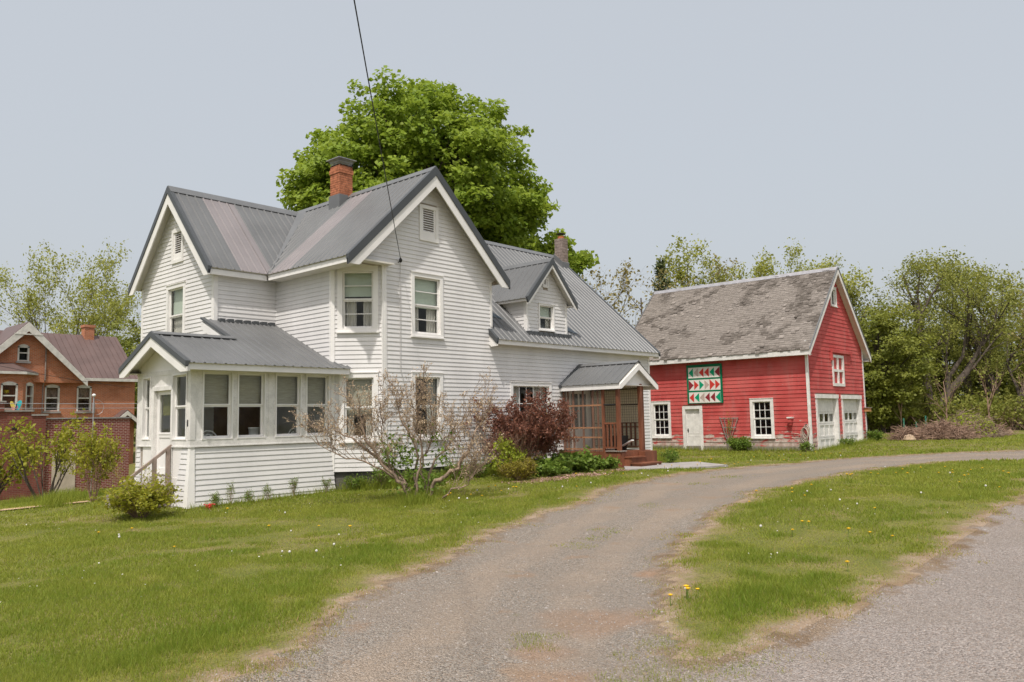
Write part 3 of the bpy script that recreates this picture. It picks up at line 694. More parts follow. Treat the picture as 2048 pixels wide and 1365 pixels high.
for s in ((-1, -1, 1, -1), (1, -1, 1, 1), (1, 1, -1, 1), (-1, 1, -1, -1)):
    mb.bar((cx_+s[0]*.23, cy_+s[1]*.23, 9.095), (cx_+s[2]*.23, cy_+s[3]*.23, 9.095), .006, .006)
mb.build('cap_mesh', MT['galv'], c1)
mb = MB(); e_ = .31
mb.add([(cx_-e_, cy_-e_, 9.17), (cx_+e_, cy_-e_, 9.17), (cx_+e_, cy_+e_, 9.17), (cx_-e_, cy_+e_, 9.17), (cx_-e_, cy_-e_, 9.185), (cx_+e_, cy_-e_, 9.185), (cx_+e_, cy_+e_, 9.185), (cx_-e_, cy_+e_, 9.185), (cx_, cy_, 9.25)],
       [(3, 2, 1, 0), (0, 1, 5, 4), (1, 2, 6, 5), (2, 3, 7, 6), (3, 0, 4, 7), (4, 5, 8), (5, 6, 8), (6, 7, 8), (7, 4, 8)]); mb.build('chimney_cap', MT['galv'], c1)
c2 = chimney(23.84, 18.76, 24.18, 19.14, 7.0, 7.7, 8.52, 'blockgrey', False, .11, .2)
mb = MB(); mb.box(23.81, 18.73, 7.2, 24.21, 19.17, 7.62); mb.add([(23.805, 18.735, 7.3), (23.805, 19.165, 7.3), (23.805, 19.165, 8.0), (23.805, 18.735, 7.62), (24.215, 18.735, 7.3), (24.215, 19.165, 7.3), (24.215, 19.165, 8.0), (24.215, 18.735, 7.62)], [(0, 1, 2, 3), (7, 6, 5, 4), (3, 2, 6, 7)]); mb.build('flashing', MT['rake2'], c2)
mb = MB(); mb.lathe((24.01, 18.95, 8.5), [(.13, 0), (.13, .12), (.14, .14), (.14, .16)], 12); mb.build('flue_tile', MT['terra'], c2)
mb = MB()
for k in range(10):
    t_ = k*math.pi/5; mb.bar((24.01+.1*math.cos(t_), 18.95+.1*math.sin(t_), 8.65), (24.01+.1*math.cos(t_), 18.95+.1*math.sin(t_), 8.76), .01, .01)
mb.lathe((24.01, 18.95, 8.755), [(.19, 0), (.19, .01), (.04, .05), (.01, .06)], 12); mb.build('chimney_cap', MT['metalblk'], c2)
# ------------------------------------------------------------------ enclosed front porch
PX, PYN = 7.96, 18.62
FPS = Frame((PX, Y2), (1, 0), (0, -1)); FPW = Frame((PX, PYN), (0, -1), (-1, 0))
PL = X0-PX; PWd = PYN-Y2; FLZ = .66
mb = MB(); mb.box(PX+.05, Y2+.05, FLZ-.08, X0-.03, PYN-.03, FLZ); mb.build('porch_floor', MT['greywood'], house)
mb = MB(); mb.box(PX+.06, Y2+.06, 2.90, X0-.16, PYN-.06, 2.93); mb.build('porch_ceiling', MT['soffit'], house)
def flare(z): return .10*max(0.0, (1.25-z)/1.25)**1.4
def flared_siding(F, a, b, z0, z1, parent, fl_a=0.0, fl_b=0.0, h=.104):
    n = int((z1-z0)/h); h = (z1-z0)/n
    for i in range(n):
        za, zb = z0+i*h, z0+(i+1)*h; da, db = flare(za), flare(zb)
        ua, ub = a-fl_a*flare(za)/.1, b+fl_b*flare(za)/.1; va, vb = a-fl_a*flare(zb)/.1, b+fl_b*flare(zb)/.1; mb = MB()
        mb.hexa([F.P(ua, da-.03, za), F.P(ub, da-.03, za), F.P(ub, da+.02, za), F.P(ua, da+.02, za), F.P(va, db-.03, zb), F.P(vb, db-.03, zb), F.P(vb, db+.005, zb), F.P(va, db+.005, zb)])
        mb.build('clapboard', MT['siding'], parent)
mb = MB(); fb(mb, FPS, .03, PL, -.12, -.002, -.2, 1.25); wps = mb.build('porch_wall', MT['interior'], house)
flared_siding(FPS, .0, PL+.0, -.06, 1.235, wps, .0, .05)
mb = MB(); fb(mb, FPW, 0, .30, -.12, -.002, -.2, 1.25); fb(mb, FPW, PWd-.42, PWd-.03, -.12, -.002, -.2, 1.25); fb(mb, FPW, .30, PWd-.42, -.12, -.002, -.2, .5); wpw = mb.build('porch_wall', MT['interior'], house)
flared_siding(FPW, PWd-.38, PWd-.0, -.06, 1.235, wpw, .22, .0); flared_siding(FPW, 0, .17, -.06, 1.235, wpw, 0, .16)
mb = MB(); mb.hexa([FPS.P(-.105, .105, -.05), FPS.P(.05, .125, -.05), FPS.P(.05, .06, -.05), FPS.P(-.06, .06, -.05), FPS.P(-.025, .02, 1.25), FPS.P(.07, .03, 1.25), FPS.P(.07, -.0, 1.25), FPS.P(.0, -.0, 1.25)])
mb.hexa([FPW.P(PWd-.06, .125, -.05), FPW.P(PWd+.1, .105, -.05), FPW.P(PWd+.04, .05, -.05), FPW.P(PWd-.06, .05, -.05), FPW.P(PWd-.06, .03, 1.25), FPW.P(PWd+.022, .026, 1.25), FPW.P(PWd+.0, .0, 1.25), FPW.P(PWd-.06, .0, 1.25)]); mb.build('corner_board', MT['trim'], house)
# plain boards either side of the door, and the panel below it
board(house, FPW, .30, .78, -.02, .012, .5, 1.25, 'panelwhite', 'door_side_panel'); board(house, FPW, 1.76, PWd-.38, -.02, .012, .5, 1.25, 'panelwhite', 'door_side_panel'); board(house, FPW, .3, PWd-.4, -.02, .02, .36, .62, 'oldtrim', 'threshold_board')
# sill band
board(house, FPS, -.03, PL, -.14, .045, 1.25, 1.275, 'oldtrim', 'sill_band'); board(house, FPS, -.03, PL, -.02, .03, 1.275, 1.40, 'oldtrim', 'sill_board')
board(house, FPW, .0, .78, -.14, .045, 1.25, 1.275, 'oldtrim', 'sill_band'); board(house, FPW, 1.72, PWd+.03, -.14, .045, 1.25, 1.275, 'oldtrim', 'sill_band')
board(house, FPW, .0, .78, -.02, .026, 1.275, 1.40, 'oldtrim', 'sill_board'); board(house, FPW, 1.72, PWd+.02, -.02, .026, 1.275, 1.40, 'oldtrim', 'sill_board')
# posts and header
pw = [(8.2, 8.852), (8.992, 9.63), (9.917, 10.554), (10.715, 11.323)]
pw = [(a-PX-.02, b-PX+.02) for a, b in pw]
ed = [(-.03, pw[0][0])]+[(pw[i][1], pw[i+1][0]) for i in range(3)]+[(pw[3][1], PL)]
for a, b in ed: board(house, FPS, a, b, -.10, .018, 1.40, 2.84, 'oldtrim', 'porch_post')
board(house, FPS, -.036, .075, -.05, .035, 1.401, 2.839, 'oldtrim', 'porch_post')
board(house, FPS, ed[2][0]+.08, ed[2][1]-.05, .0, .03, 1.40, 2.84, 'oldtrim', 'porch_post')
board(house, FPS, -.03, PL, -.12, .016, 2.84, 2.96, 'oldtrim', 'porch_header')
for i, (a, b) in enumerate(pw):
    window(house, FPS, a, b, 1.40, 2.84, cas=.035, sash=.04, sill=False, casing='trim', cw=.03)
    mb = MB(); fb(mb, FPS, a+.03, b-.03, -.16, -.155, 2.12, 2.82); mb.build('porch_blind', MT['blind'], house)
vw = [(PYN-18.35, PYN-17.95), (PYN-16.9, PYN-16.24)]
for i, (a, b) in enumerate(vw): window(house, FPW, a, b, 1.40, 2.80, cas=.035, sash=.04, sill=False, cw=.03)
for a, b in ((-.03, vw[0][0]), (vw[0][1], PYN-17.84), (PYN-16.97+.0, vw[1][0]), (vw[1][1], PWd+.022)): board(house, FPW, a, b, -.10, .018 if b < PWd else .014, 1.40, 2.80, 'oldtrim', 'porch_post')
board(house, FPW, PYN-17.84, PYN-16.97, -.08, .012, 2.55, 2.80, 'oldtrim', 'transom_board'); board(house, FPW, -.03, PWd+.026, -.12, .022, 2.80, 2.90, 'oldtrim', 'porch_header')
# door
da, db = PYN-17.76, PYN-16.95
mb = MB(); fb(mb, FPW, da-.09, da, -.10, .04, .62, 2.55); fb(mb, FPW, db, db+.07, -.10, .04, .62, 2.55); fb(mb, FPW, da-.09, db+.07, -.10, .042, 2.47, 2.56); dc = mb.build('door_casing', MT['oldtrim'], house)
mb = MB(); g0, g1 = da+.11, db-.10
fb(mb, FPW, da, g0, -.09, -.045, .66, 2.47); fb(mb, FPW, g1, db, -.09, -.045, .66, 2.47); fb(mb, FPW, g0, g1, -.09, -.045, 2.38, 2.47); fb(mb, FPW, g0, g1, -.09, -.045, 1.45, 1.56); fb(mb, FPW, g0, g1, -.09, -.045, .66, .80)
fb(mb, FPW, g0, g1, -.085, -.06, .80, 1.45); fb(mb, FPW, g0-.02, g1+.02, -.05, -.035, 1.52, 1.55); dr = mb.build('door', MT['panelwhite'], house)
mb = MB(); fb(mb, FPW, g0, g1, -.07, -.066, 1.56, 2.38); mb.build('pane', MT['glass'], dr)
mb = MB(); fb(mb, FPW, g0+.01, g1-.01, -.12, -.115, 1.93, 2.38); mb.build('door_shade', MT['olive'] if 'olive' in MT else mk('olive_shade', (.13, .125, .035), .8, .1, 4.0), dr)
mb = MB(); q = FPW.P(db-.06, -.03, 1.5); mb.lathe((q[0], q[1], q[2]-.03), [(.005, 0), (.028, .01), (.03, .04), (.01, .06)], 10); mb.build('knob', MT['galv'], dr)
# north wall and gable triangle
mb = MB(); mb.box(PX, PYN-.1, .2, XW, PYN, 2.95); mb.build('porch_wall', MT['siding'], house)
FPN = Frame((PX, PYN-.1), (1, 0), (0, -1)); siding(FPN, lambda z: (.05, XW-PX), FLZ, 2.1, [], MT['siding'], house, joined='siding_inside_porch')
mb = MB(); mb.prism([(PX, Y2-.01, 2.88), (PX, PYN+.02, 2.88), (PX, PYN+.02, 3.0), (PX, 17.3, 3.56), (PX, Y2-.01, 3.03)], (.06, 0, 0)); mb.build('gable_board', MT['panelwhite'], house)
# roof
psl = .45; pv = math.sqrt(1+psl*psl)
metal_roof(house, (7.65, 15.70, 2.97), (1, 0, 0), (0, 1, psl), [(0, 0, 1.6*pv), (1.78, 0, 1.6*pv), (1.785, 0, 2.875*pv), (3.779, 0, 2.875*pv), (3.785, 0, .42*pv), (4.03, 0, .16*pv)], start=.1)
metal_roof(house, (7.65, 18.84, 2.996), (1, 0, 0), (0, -1, psl), [(0, 0, 1.54*pv), (2.05, 0, 1.54*pv)])
ridgecap(house, (7.62, 17.3, 3.69), (9.55, 17.3, 3.69), (0, 1, 0), psl, .15)
raketrim(house, (7.65, 15.66, 2.96), (7.65, 17.3, 3.69), Wd, .12, .14); raketrim(house, (7.65, 18.88, 2.975), (7.65, 17.3, 3.69), Wd, .12, .14)
raketrim(house, (9.43, 17.3, 3.70), (9.43, 18.6, 4.275), Wd, .05, .16)
eave((7.67, 15.71, 0), (11.66, 15.71, 0), (0, 1, 0), 2.955, .40, .12); eave((7.67, 18.83, 0), (9.7, 18.83, 0), (0, -1, 0), 2.98, .25, .1)
mb = MB(); mb.box(7.66, 15.7, 2.80, 7.72, 16.0, 2.93); mb.box(7.66, 18.6, 2.82, 7.72, 18.83, 2.95); mb.build('eave_return', MT['trim'], house)
mb = MB()
for xx in np.arange(9.8, 11.4, .23): mb.box(xx, 18.42, 4.225, xx+.14, 18.56, 4.31)
tag(mb.build('apron_flashing', MT['rake'], house), kind='stuff')
mb = MB(); fb(mb, FPW, PWd-.12, PWd-.05, .018, .03, 1.68, 1.82); mb.build('house_plaque', MT['metalblk'], house)
# stone steps, handrail (things of their own)
mb = MB(); rr = random.Random(3)
st = empty('stone_steps', (7.2, 17.3, t1(7.2, 17.3)), label='worn stone steps below the front porch door', cat='steps')
for k, (xa, xb, zb) in enumerate(((7.45, 7.92, .45), (7.1, 7.5, .27))):
    m2 = MB(); m2.hexa([(xa, 16.75, -.1), (xb, 16.73, -.1), (xb, 18.2, -.1), (xa, 18.15, -.1), (xa+.01, 16.77, zb), (xb, 16.75, zb+.01), (xb, 18.18, zb+.015), (xa+.02, 18.14, zb-.01)]); m2.build('step', MT['greywood'], st)
hr = empty('handrail', (7.5, 16.9, t1(7.5, 16.9)), label='brown wooden handrail leading up to the front porch door', cat='handrail')
m2 = MB(); m2.bar((7.93, 16.9, 1.285), (6.90, 16.9, .52), .05, .06); m2.build('rail', MT['rail'], hr)
for xx, z0_, z1_ in ((7.86, .4, 1.22), (7.58, .2, 1.02), (6.98, -.05, .56)):
    m2 = MB(); m2.box(xx-.035, 16.865, z0_, xx+.035, 16.935, z1_); m2.build('post', MT['rail'], hr)
# furniture behind the porch windows
def garden_chair(x, y, rz, label):
    r = empty('garden_chair', (x, y, FLZ), rz, label=label, cat='chair', group='chairs inside the porch', local=True)
    m2 = MB(); m2.lathe((0, 0, .42), [(.20, 0), (.22, .015), (.22, .03), (.0, .035)], 16); m2.build('seat', MT['steel_white'], r)
    for sx_, sy_ in ((-1, -1), (1, -1), (1, 1), (-1, 1)):
        m2 = MB(); m2.tube([(sx_*.17, sy_*.17, .43), (sx_*.19, sy_*.19, .2), (sx_*.22, sy_*.22, 0)], .012, 6); m2.build('leg', MT['steel_white'], r)
    m2 = MB()
    for rad, zz in ((.27, .92), (.17, .84)):
        m2.tube([(-rad*math.cos(t_), .2+.05*math.sin(t_), .45+(zz-.45)*math.sin(t_)**.7 if 0 < t_ < math.pi else .45) for t_ in np.linspace(0, math.pi, 15)], .014, 6)
    for k in range(5): m2.tube([(-.2+.1*k, .2, .45), (-.16+.08*k, .245, .45+.42*math.sin(math.acos(min(1, abs(-.2+.1*k)/.28))))], .008, 5)
    m2.build('backrest', MT['steel_white'], r)
garden_chair(8.55, 16.78, math.pi, 'white metal chair behind the leftmost pair of porch windows')
garden_chair(10.6, 16.85, math.pi+.5, 'white metal chair behind the right pair of porch windows')
r = empty('plant_stand', (9.62, 16.5, FLZ), label='small white stand under the pot inside the porch', cat='stand', local=True)
m2 = MB(); m2.lathe((0, 0, .72), [(.16, 0), (.17, .02), (0, .025)], 14); m2.build('tabletop', MT['steel_white'], r)
for k in range(3):
    t_ = k*2.094; m2 = MB(); m2.tube([(.1*math.cos(t_), .1*math.sin(t_), .72), (.15*math.cos(t_), .15*math.sin(t_), 0)], .012, 6); m2.build('leg', MT['steel_white'], r)
m2 = MB(); m2.lathe((9.62, 16.5, FLZ+.745), [(.085, 0), (.105, .06), (.118, .2), (.124, .2), (.124, .225), (.1, .225), (.08, .1)], 18)
tag(m2.build('flower_pot', MT['steel_white'], None, (9.62, 16.5, FLZ+.745), True), 'white flower pot standing inside the porch window', 'pot')

def clothmat():
    m = bpy.data.materials.new('tan_sheet'); m.use_nodes = True; t = m.node_tree; t.nodes.clear(); out = t.nodes.new('ShaderNodeOutputMaterial')
    d = t.nodes.new('ShaderNodeBsdfDiffuse'); d.inputs['Color'].default_value = (.62, .58, .50, 1); r_ = t.nodes.new('ShaderNodeBsdfTranslucent'); r_.inputs['Color'].default_value = (.80, .74, .62, 1)
    ms = t.nodes.new('ShaderNodeMixShader'); ms.inputs[0].default_value = .6; t.links.new(d.outputs[0], ms.inputs[1]); t.links.new(r_.outputs[0], ms.inputs[2]); t.links.new(ms.outputs[0], out.inputs[0]); return m
# ------------------------------------------------------------------ covered side entry (part of the house)
EX0, EX1, EYF, EZ = 19.10, 20.62, 13.12, .72
mb = MB()
for k in range(14):
    ya = EYF+.15*k*.995; mb.box(EX0-.02, ya, EZ-.035, EX1+.02, ya+.138, EZ)
mb.build('entry_deck', MT['cedar'], house)
for k in range(15):                                                        # vertical skirting boards round the deck
    m2 = MB(); a_ = EYF+.14*k
    if a_ < YS-.1: m2.box(EX0-.022, a_, .12, EX0, a_+.134, EZ-.036); m2.build('skirt_board', MT['cedar'], house)
for k in range(12):
    m2 = MB(); a_ = EX0+.14*k
    if a_ < EX1-.02: m2.box(a_, EYF-.022, .12, a_+.134, EYF, EZ-.036); m2.build('skirt_board', MT['cedar'], house)
mb = MB(); mb.box(EX0-.05, EYF-.06, EZ-.0, EX0+.22, EYF+.5, EZ+.03); mb.build('deck_edge', MT['greywood'], house)
for xa, xb, y0_, y1_, z1_ in ((19.24, 19.95, 12.86, 13.1, .57), (19.24, 20.3, 12.55, 12.9, .40)):
    m2 = MB(); m2.box(xa, y0_, .1, xb, y1_, z1_-.03); m2.box(xa-.02, y0_-.03, z1_-.03, xb+.02, y1_-.002, z1_); m2.build('step', MT['cedar'], house)
m2 = MB(); m2.box(19.97, 12.88, .1, 20.6, 13.09, .70); m2.build('stair_cheek', MT['cedar'], house)
def epost(x, y, s=.09, z0_=EZ, z1_=2.66):
    m2 = MB(); m2.box(x-s/2, y-s/2, z0_, x+s/2, y+s/2, z1_); m2.build('entry_post', MT['cedar'], house)
epost(19.14, 13.19, .10); epost(20.27, 13.19, .10); epost(19.14, 13.72, .07, .2); epost(19.14, 15.14, .07); epost(20.55, 15.14, .07); epost(20.55, 14.2, .07); epost(20.55, 13.3, .07)
for z_ in (EZ+.08, 1.5):
    m2 = MB(); m2.box(19.12, 13.24, z_, 19.17, 13.69, z_+.05); m2.build('rail', MT['cedar'], house)
for k in range(3):
    m2 = MB(); y_ = 13.34+.125*k; m2.box(19.125, y_-.022, EZ+.13, 19.165, y_+.022, 1.5); m2.build('baluster', MT['cedar'], house)
for z_ in (EZ+.08, 1.0, 1.38, 1.5):
    m2 = MB(); m2.box(20.53, 13.34, z_, 20.57, 15.1, z_+.035); m2.build('rail', MT['cedar'], house)
for k in range(11):
    m2 = MB(); y_ = 13.42+.155*k; m2.box(20.535, y_-.018, EZ+.12, 20.565, y_+.018, 1.5); m2.build('baluster', MT['cedar'], house)
for z_ in (2.05, 2.52):
    m2 = MB(); m2.box(20.53, 13.34, z_, 20.57, 15.1, z_+.03); m2.build('thin_rail', MT['metalblk'], house); m2 = MB(); m2.box(19.12, 13.24, z_, 19.15, 13.69, z_+.03); m2.build('thin_rail', MT['metalblk'], house)
mb = MB()
for k in range(23): mb.box(20.5, 13.34+.08*k, .85, 20.508, 13.348+.08*k, 2.6)
for k in range(22): mb.box(20.5, 13.34, .88+.08*k, 20.508, 15.1, .888+.08*k)
mb.build('wire_screen', MT['blockgrey'], house)
m2 = MB(); m2.box(20.6, 13.3, .75, 20.61, 15.15, 2.58); m2.build('screen_backing', clothmat(), house)
MT['cedarpale'] = mk('pale_cedar', (.42, .20, .10), .7, .15, 5.0)
# framing and corrugated clear sheet on the west side
for z_ in (.50, .76, 1.10, 1.38, 2.03, 2.56):
    m2 = MB(); m2.box(19.115, 13.76, z_, 19.155, 15.1, z_+.045); m2.build('batten', MT['cedarpale'], house)
for y_ in (13.9, 14.08, 14.44, 14.80, 15.0):
    m2 = MB(); m2.box(19.12, y_-.025, EZ, 19.16, y_+.025, 2.62); m2.build('stud', MT['cedar'], house)
def plasticmat():
    m = bpy.data.materials.new('clear_corrugated'); m.use_nodes = True; t = m.node_tree; t.nodes.clear()
    out = t.nodes.new('ShaderNodeOutputMaterial'); d = t.nodes.new('ShaderNodeBsdfPrincipled'); d.inputs['Base Color'].default_value = (.45, .43, .38, 1); d.inputs['Roughness'].default_value = .25
    tr = t.nodes.new('ShaderNodeBsdfTransparent'); tr.inputs['Color'].default_value = (.93, .90, .85, 1); ms = t.nodes.new('ShaderNodeMixShader'); ms.inputs[0].default_value = .13
    t.links.new(tr.outputs[0], ms.inputs[1]); t.links.new(d.outputs[0], ms.inputs[2]); t.links.new(ms.outputs[0], out.inputs[0]); return m
mb = MB(); n_ = 120; vs = []
for k in range(n_+1):
    y_ = 13.74+(15.17-13.74)*k/n_; xx = 19.095+.013*math.cos(k*2*math.pi/6); vs += [(xx, y_, .22), (xx, y_, 2.60)]
mb.add(vs, [(2*k, 2*k+2, 2*k+3, 2*k+1) for k in range(n_)]); mb.build('corrugated_sheet', plasticmat(), house, smooth=True)
# inner door seen through the sheet
m2 = MB(); m2.box(19.40, YS-.06, EZ, 19.50, YS-.025, 2.55); m2.box(20.25, YS-.06, EZ, 20.36, YS-.025, 2.55); m2.box(19.5, YS-.06, 2.43, 20.25, YS-.025, 2.55); m2.box(19.5, YS-.06, EZ, 20.25, YS-.03, 1.35); m2.box(19.84, YS-.058, 1.35, 19.92, YS-.03, 2.43); ed_ = m2.build('entry_door', MT['panelwhite'], house)
for xa, xb in ((19.5, 19.84), (19.92, 20.25)): m2 = MB(); m2.box(xa, YS-.045, 1.35, xb, YS-.04, 2.43); m2.build('pane', MT['metalblk'], ed_)
# roof
esl = .636; ev = math.sqrt(1+esl*esl)
metal_roof(house, (18.99, 13.02, 2.66), (0, 1, 0), (1, 0, esl), [(0, 0, .99*ev), (2.195, 0, .99*ev)], deck=.05); metal_roof(house, (20.97, 13.02, 2.66), (0, 1, 0), (-1, 0, esl), [(0, 0, .99*ev), (2.195, 0, .99*ev)], deck=.05)
ridgecap(house, (19.98, 13.0, 3.29), (19.98, 15.2, 3.29), (1, 0, 0), esl, .12)
for xx in (18.97, 20.99): raketrim(house, (xx, 13.02, 2.67), (19.98, 13.02, 3.29), S_, .0, .17)
raketrim(house, (18.95, 15.16, 2.64), (19.98, 15.16, 3.31), S_, .10, 0)
for xa in (18.985, 20.95): mb = MB(); mb.box(xa, 13.03, 2.50, xa+.025, 15.2, 2.64); mb.build('fascia', MT['trim'], house)
mb = MB(); mb.prism([(19.15, 13.16, 2.62), (20.85, 13.16, 2.62), (20.85, 13.16, 2.68), (19.98, 13.16, 3.22), (19.15, 13.16, 2.68)], (0, .03, 0)); mb.build('gable_board', MT['panelwhite'], house)
mb = MB(); mb.box(19.05, 13.1, 2.60, 20.92, 15.1, 2.62); mb.build('entry_ceiling', MT['soffit'], house)
# tub and leaning board on the deck
m2 = MB(); m2.lathe((20.15, 13.85, EZ), [(.17, 0), (.22, .18), (.24, .4), (.25, .42), (.22, .42), (.2, .2)], 18); tag(m2.build('planter_tub', MT['metalblk'], None, (20.15, 13.85, EZ), True), 'dark round tub standing on the side entry deck', 'tub')
m2 = MB(); m2.bar((19.9, 13.25, 1.02), (20.05, 13.8, .80), .10, .03); tag(m2.build('leaning_board', MT['steel_white'], None, (19.95, 13.4, EZ)), 'short white board leaning inside the side entry', 'board')
# ------------------------------------------------------------------ red barn
BX, BY, BTH, BW, BL = 30.783, 12.353, .014, 6.468, 8.31
ZE, ZRB, ZB = 4.50, 7.749, .26
barn = empty('barn', (BX, BY, 0), BTH, 'red clapboard barn with weathered shingle roof and two white garage doors', 'barn', local=True)
BS = (ZRB-ZE)/(BW/2)
FBW = Frame((0, BL), (0, -1), (-1, 0)); FBS = Frame((0, 0), (1, 0), (0, -1)); FBE = Frame((BW, 0), (0, 1), (1, 0)); FBN = Frame((BW, BL), (-1, 0), (0, 1))
u_ = lambda b: BL-b
opB = [(u_(7.03), u_(6.06), .775, 2.34), (u_(2.41), u_(1.425), .755, 2.32), (u_(5.48), u_(4.54), .15, 2.10)]
opBi = [(o[0]+.03, o[1]-.03, o[2]+.03, o[3]-.03) for o in opB]
brr = np.random.default_rng(5)
wBW = backing(FBW, lambda z: (0, BL), ZB-.3, ZE-.10, opBi, MT['darkwood'], barn)
siding(FBW, lambda z: (0, BL), ZB+.16, ZE-.08, opBi, MT['barn'], wBW, h=.158, proud=.022, jit=.008, rng=brr)
board(barn, FBW, 0, BL, .001, .03, ZB-.1, ZB+.158, 'greywood', 'base_board')
def outBS(z):
    if z < ZE: return (0, BW)
    k = max(.001, (ZRB-.06-z)/BS); return (BW/2-k, BW/2+k)
opS2 = [(.62, 2.98, .1, 2.41), (3.48, 5.84, .1, 2.40), (2.62, 3.97, 2.79, 4.09), (2.88, 3.58, 6.15, 6.95)]
opS2i = [(o[0]+.04, o[1]-.04, o[2]+.04, o[3]-.04) for o in opS2]
wBS = backing(FBS, outBS, ZB-.3, ZRB-.1, opS2i, MT['darkwood'], barn, extra=(ZE,))
siding(FBS, outBS, ZB+.02, ZRB-.1, opS2i, MT['barn'], wBS, h=.158, proud=.022, jit=.008, rng=brr)
backing(FBE, lambda z: (0, BL), ZB-.3, ZE-.1, [], MT['barn'], barn); backing(FBN, outBS, ZB-.3, ZRB-.1, [], MT['barn'], barn, extra=(ZE,))
for F_, a, b in ((FBW, BL-.06, BL+.022), (FBS, -.022, .07), (FBS, BW-.10, BW+.022), (FBW, -.02, .1)): board(barn, F_, a, b, .001, .034, ZB-.1, ZE+.02, 'oldtrim')
mb = MB(); mb.box(.05, .05, ZB-.1, BW-.05, BL-.05, ZB+.02); mb.box(.1, .1, 2.5, BW-.1, BL-.1, 2.56); mb.build('floor', MT['darkwood'], barn)
for k in (0, 1): window(barn, FBW, *opB[k], vm=2, hm=1, cas=.12, sash=.045, casing='oldtrim', sill=True)
# plank door
a, b, z0, z1 = opB[2]
mb = MB(); fb(mb, FBW, a, a+.13, -.05, .045, z0, z1); fb(mb, FBW, b-.13, b, -.05, .045, z0, z1); fb(mb, FBW, a+.13, b-.13, -.05, .045, z1-.13, z1); mb.build('door_casing', MT['oldtrim'], barn)
a += .13; b -= .13; z1 -= .13; mb = MB(); fb(mb, FBW, a, b, -.08, -.05, z0, z1)
for p, q, r, s in ((.09, .46, .12, .36), (.54, .91, .12, .36), (.09, .46, .44, .93), (.54, .91, .44, .93)):
    pa, qa, ra, sa = a+(b-a)*p, a+(b-a)*q, z0+(z1-z0)*r, z0+(z1-z0)*s
    for g in ((pa, qa, sa, sa+.02), (pa, qa, ra-.02, ra), (pa-.02, pa, ra-.02, sa+.02), (qa, qa+.02, ra-.02, sa+.02)): fb(mb, FBW, g[0], g[1], -.05, -.042, g[2], g[3])
dr = mb.build('door', MT['oldtrim'], barn)
mb = MB(); q = FBW.P(a+.07, -.03, 1.05); mb.lathe((q[0], q[1], q[2]), [(.01, 0), (.03, .02), (.03, .05), (.01, .06)], 8); fb(mb, FBW, a+.045, a+.095, -.05, -.042, .98, 1.15); mb.build('knob', MT['metalblk'], dr)
# garage doors
for k in (0, 1):
    a, b, z0, z1 = opS2[k]; z0 = ZB-.12+.10*k
    mb = MB(); fb(mb, FBS, a-.02, a+.11, -.06, .05, z0, z1); fb(mb, FBS, b-.11, b+.04, -.30, .05, z0, z1); fb(mb, FBS, a-.05, b+.06, -.06, .07, z1-.13, z1+.03); mb.build('door_casing', MT['oldtrim'], barn)
    a += .11; b -= .11; z1 -= .13; mb = MB(); D0, D1 = -.16, -.12; gd = None
    rows = [z0, z0+(z1-z0)*.27, z0+(z1-z0)*.53, z0+(z1-z0)*.745, z1]
    n = 4
    for r_ in range(4):
        ra, rb = rows[r_], rows[r_+1]; mb = MB()
        fb(mb, FBS, a, b, D0, D1, ra+.004, ra+.075); fb(mb, FBS, a, b, D0, D1, rb-.075 if r_ < 3 else ra+.075, rb-.004)
        if r_ < 3:
            for i in range(n+1):
                x = a+(b-a)*i/n; fb(mb, FBS, max(a, x-.05), min(b, x+.05), D0, D1, ra+.075, rb-.075)
            if r_ != 2: fb(mb, FBS, a+.02, b-.02, D0-.01, D0+.012, ra+.05, rb-.05)
        pn = mb.build('garage_door', MT['oldtrim'], barn) if gd is None else mb.build('door_section', MT['oldtrim'], gd); gd = gd or pn
        if r_ == 2:
            for i in range(n):
                m2 = MB(); fb(m2, FBS, a+(b-a)*i/n+.05, a+(b-a)*(i+1)/n-.05, D0+.015, D0+.019, ra+.075, rb-.075); m2.build('pane', MT['glass'], gd)
            m2 = MB(); fb(m2, FBS, a, b, D0-.35, D0-.34, ra, rb); m2.build('inner_blind', MT['blind'], gd)
# hay door with cross bars and its sliding track
a, b, z0, z1 = opS2[2]
mb = MB(); fb(mb, FBS, a+.03, b-.03, -.04, -.02, z0, z1); hd = mb.build('hay_door', MT['barn'], barn)
mb = MB(); fb(mb, FBS, a, a+.13, -.02, .05, z0, z1); fb(mb, FBS, b-.13, b, -.02, .05, z0, z1); fb(mb, FBS, a+.13, b-.13, -.02, .05, z0, z0+.12); fb(mb, FBS, a+.13, b-.13, -.02, .05, z1-.11, z1)
fb(mb, FBS, a+.13, b-.13, -.02, .045, (z0+z1)/2-.05, (z0+z1)/2+.05); fb(mb, FBS, (a+b)/2-.045, (a+b)/2+.045, -.02, .048, z0+.12, z1-.11); mb.build('frame', MT['oldtrim'], hd)
mb = MB(); fb(mb, FBS, a-.12, b+.9, .03, .12, z1+.08, z1+.2); fb(mb, FBS, a-.12, a-.02, .0, .1, z1-.25, z1+.08); mb.build('sliding_track', MT['barn'], barn)
mb = MB(); fb(mb, FBS, b+.02, b+.85, .012, .03, z1-.35, z1+.08); mb.build('track_board', MT['barn'], barn)
window(barn, FBS, *opS2[3], cas=.09, sash=.03, rail=False, vm=1, sill=True, casing='oldtrim', shade=(1.0, 'shade'))
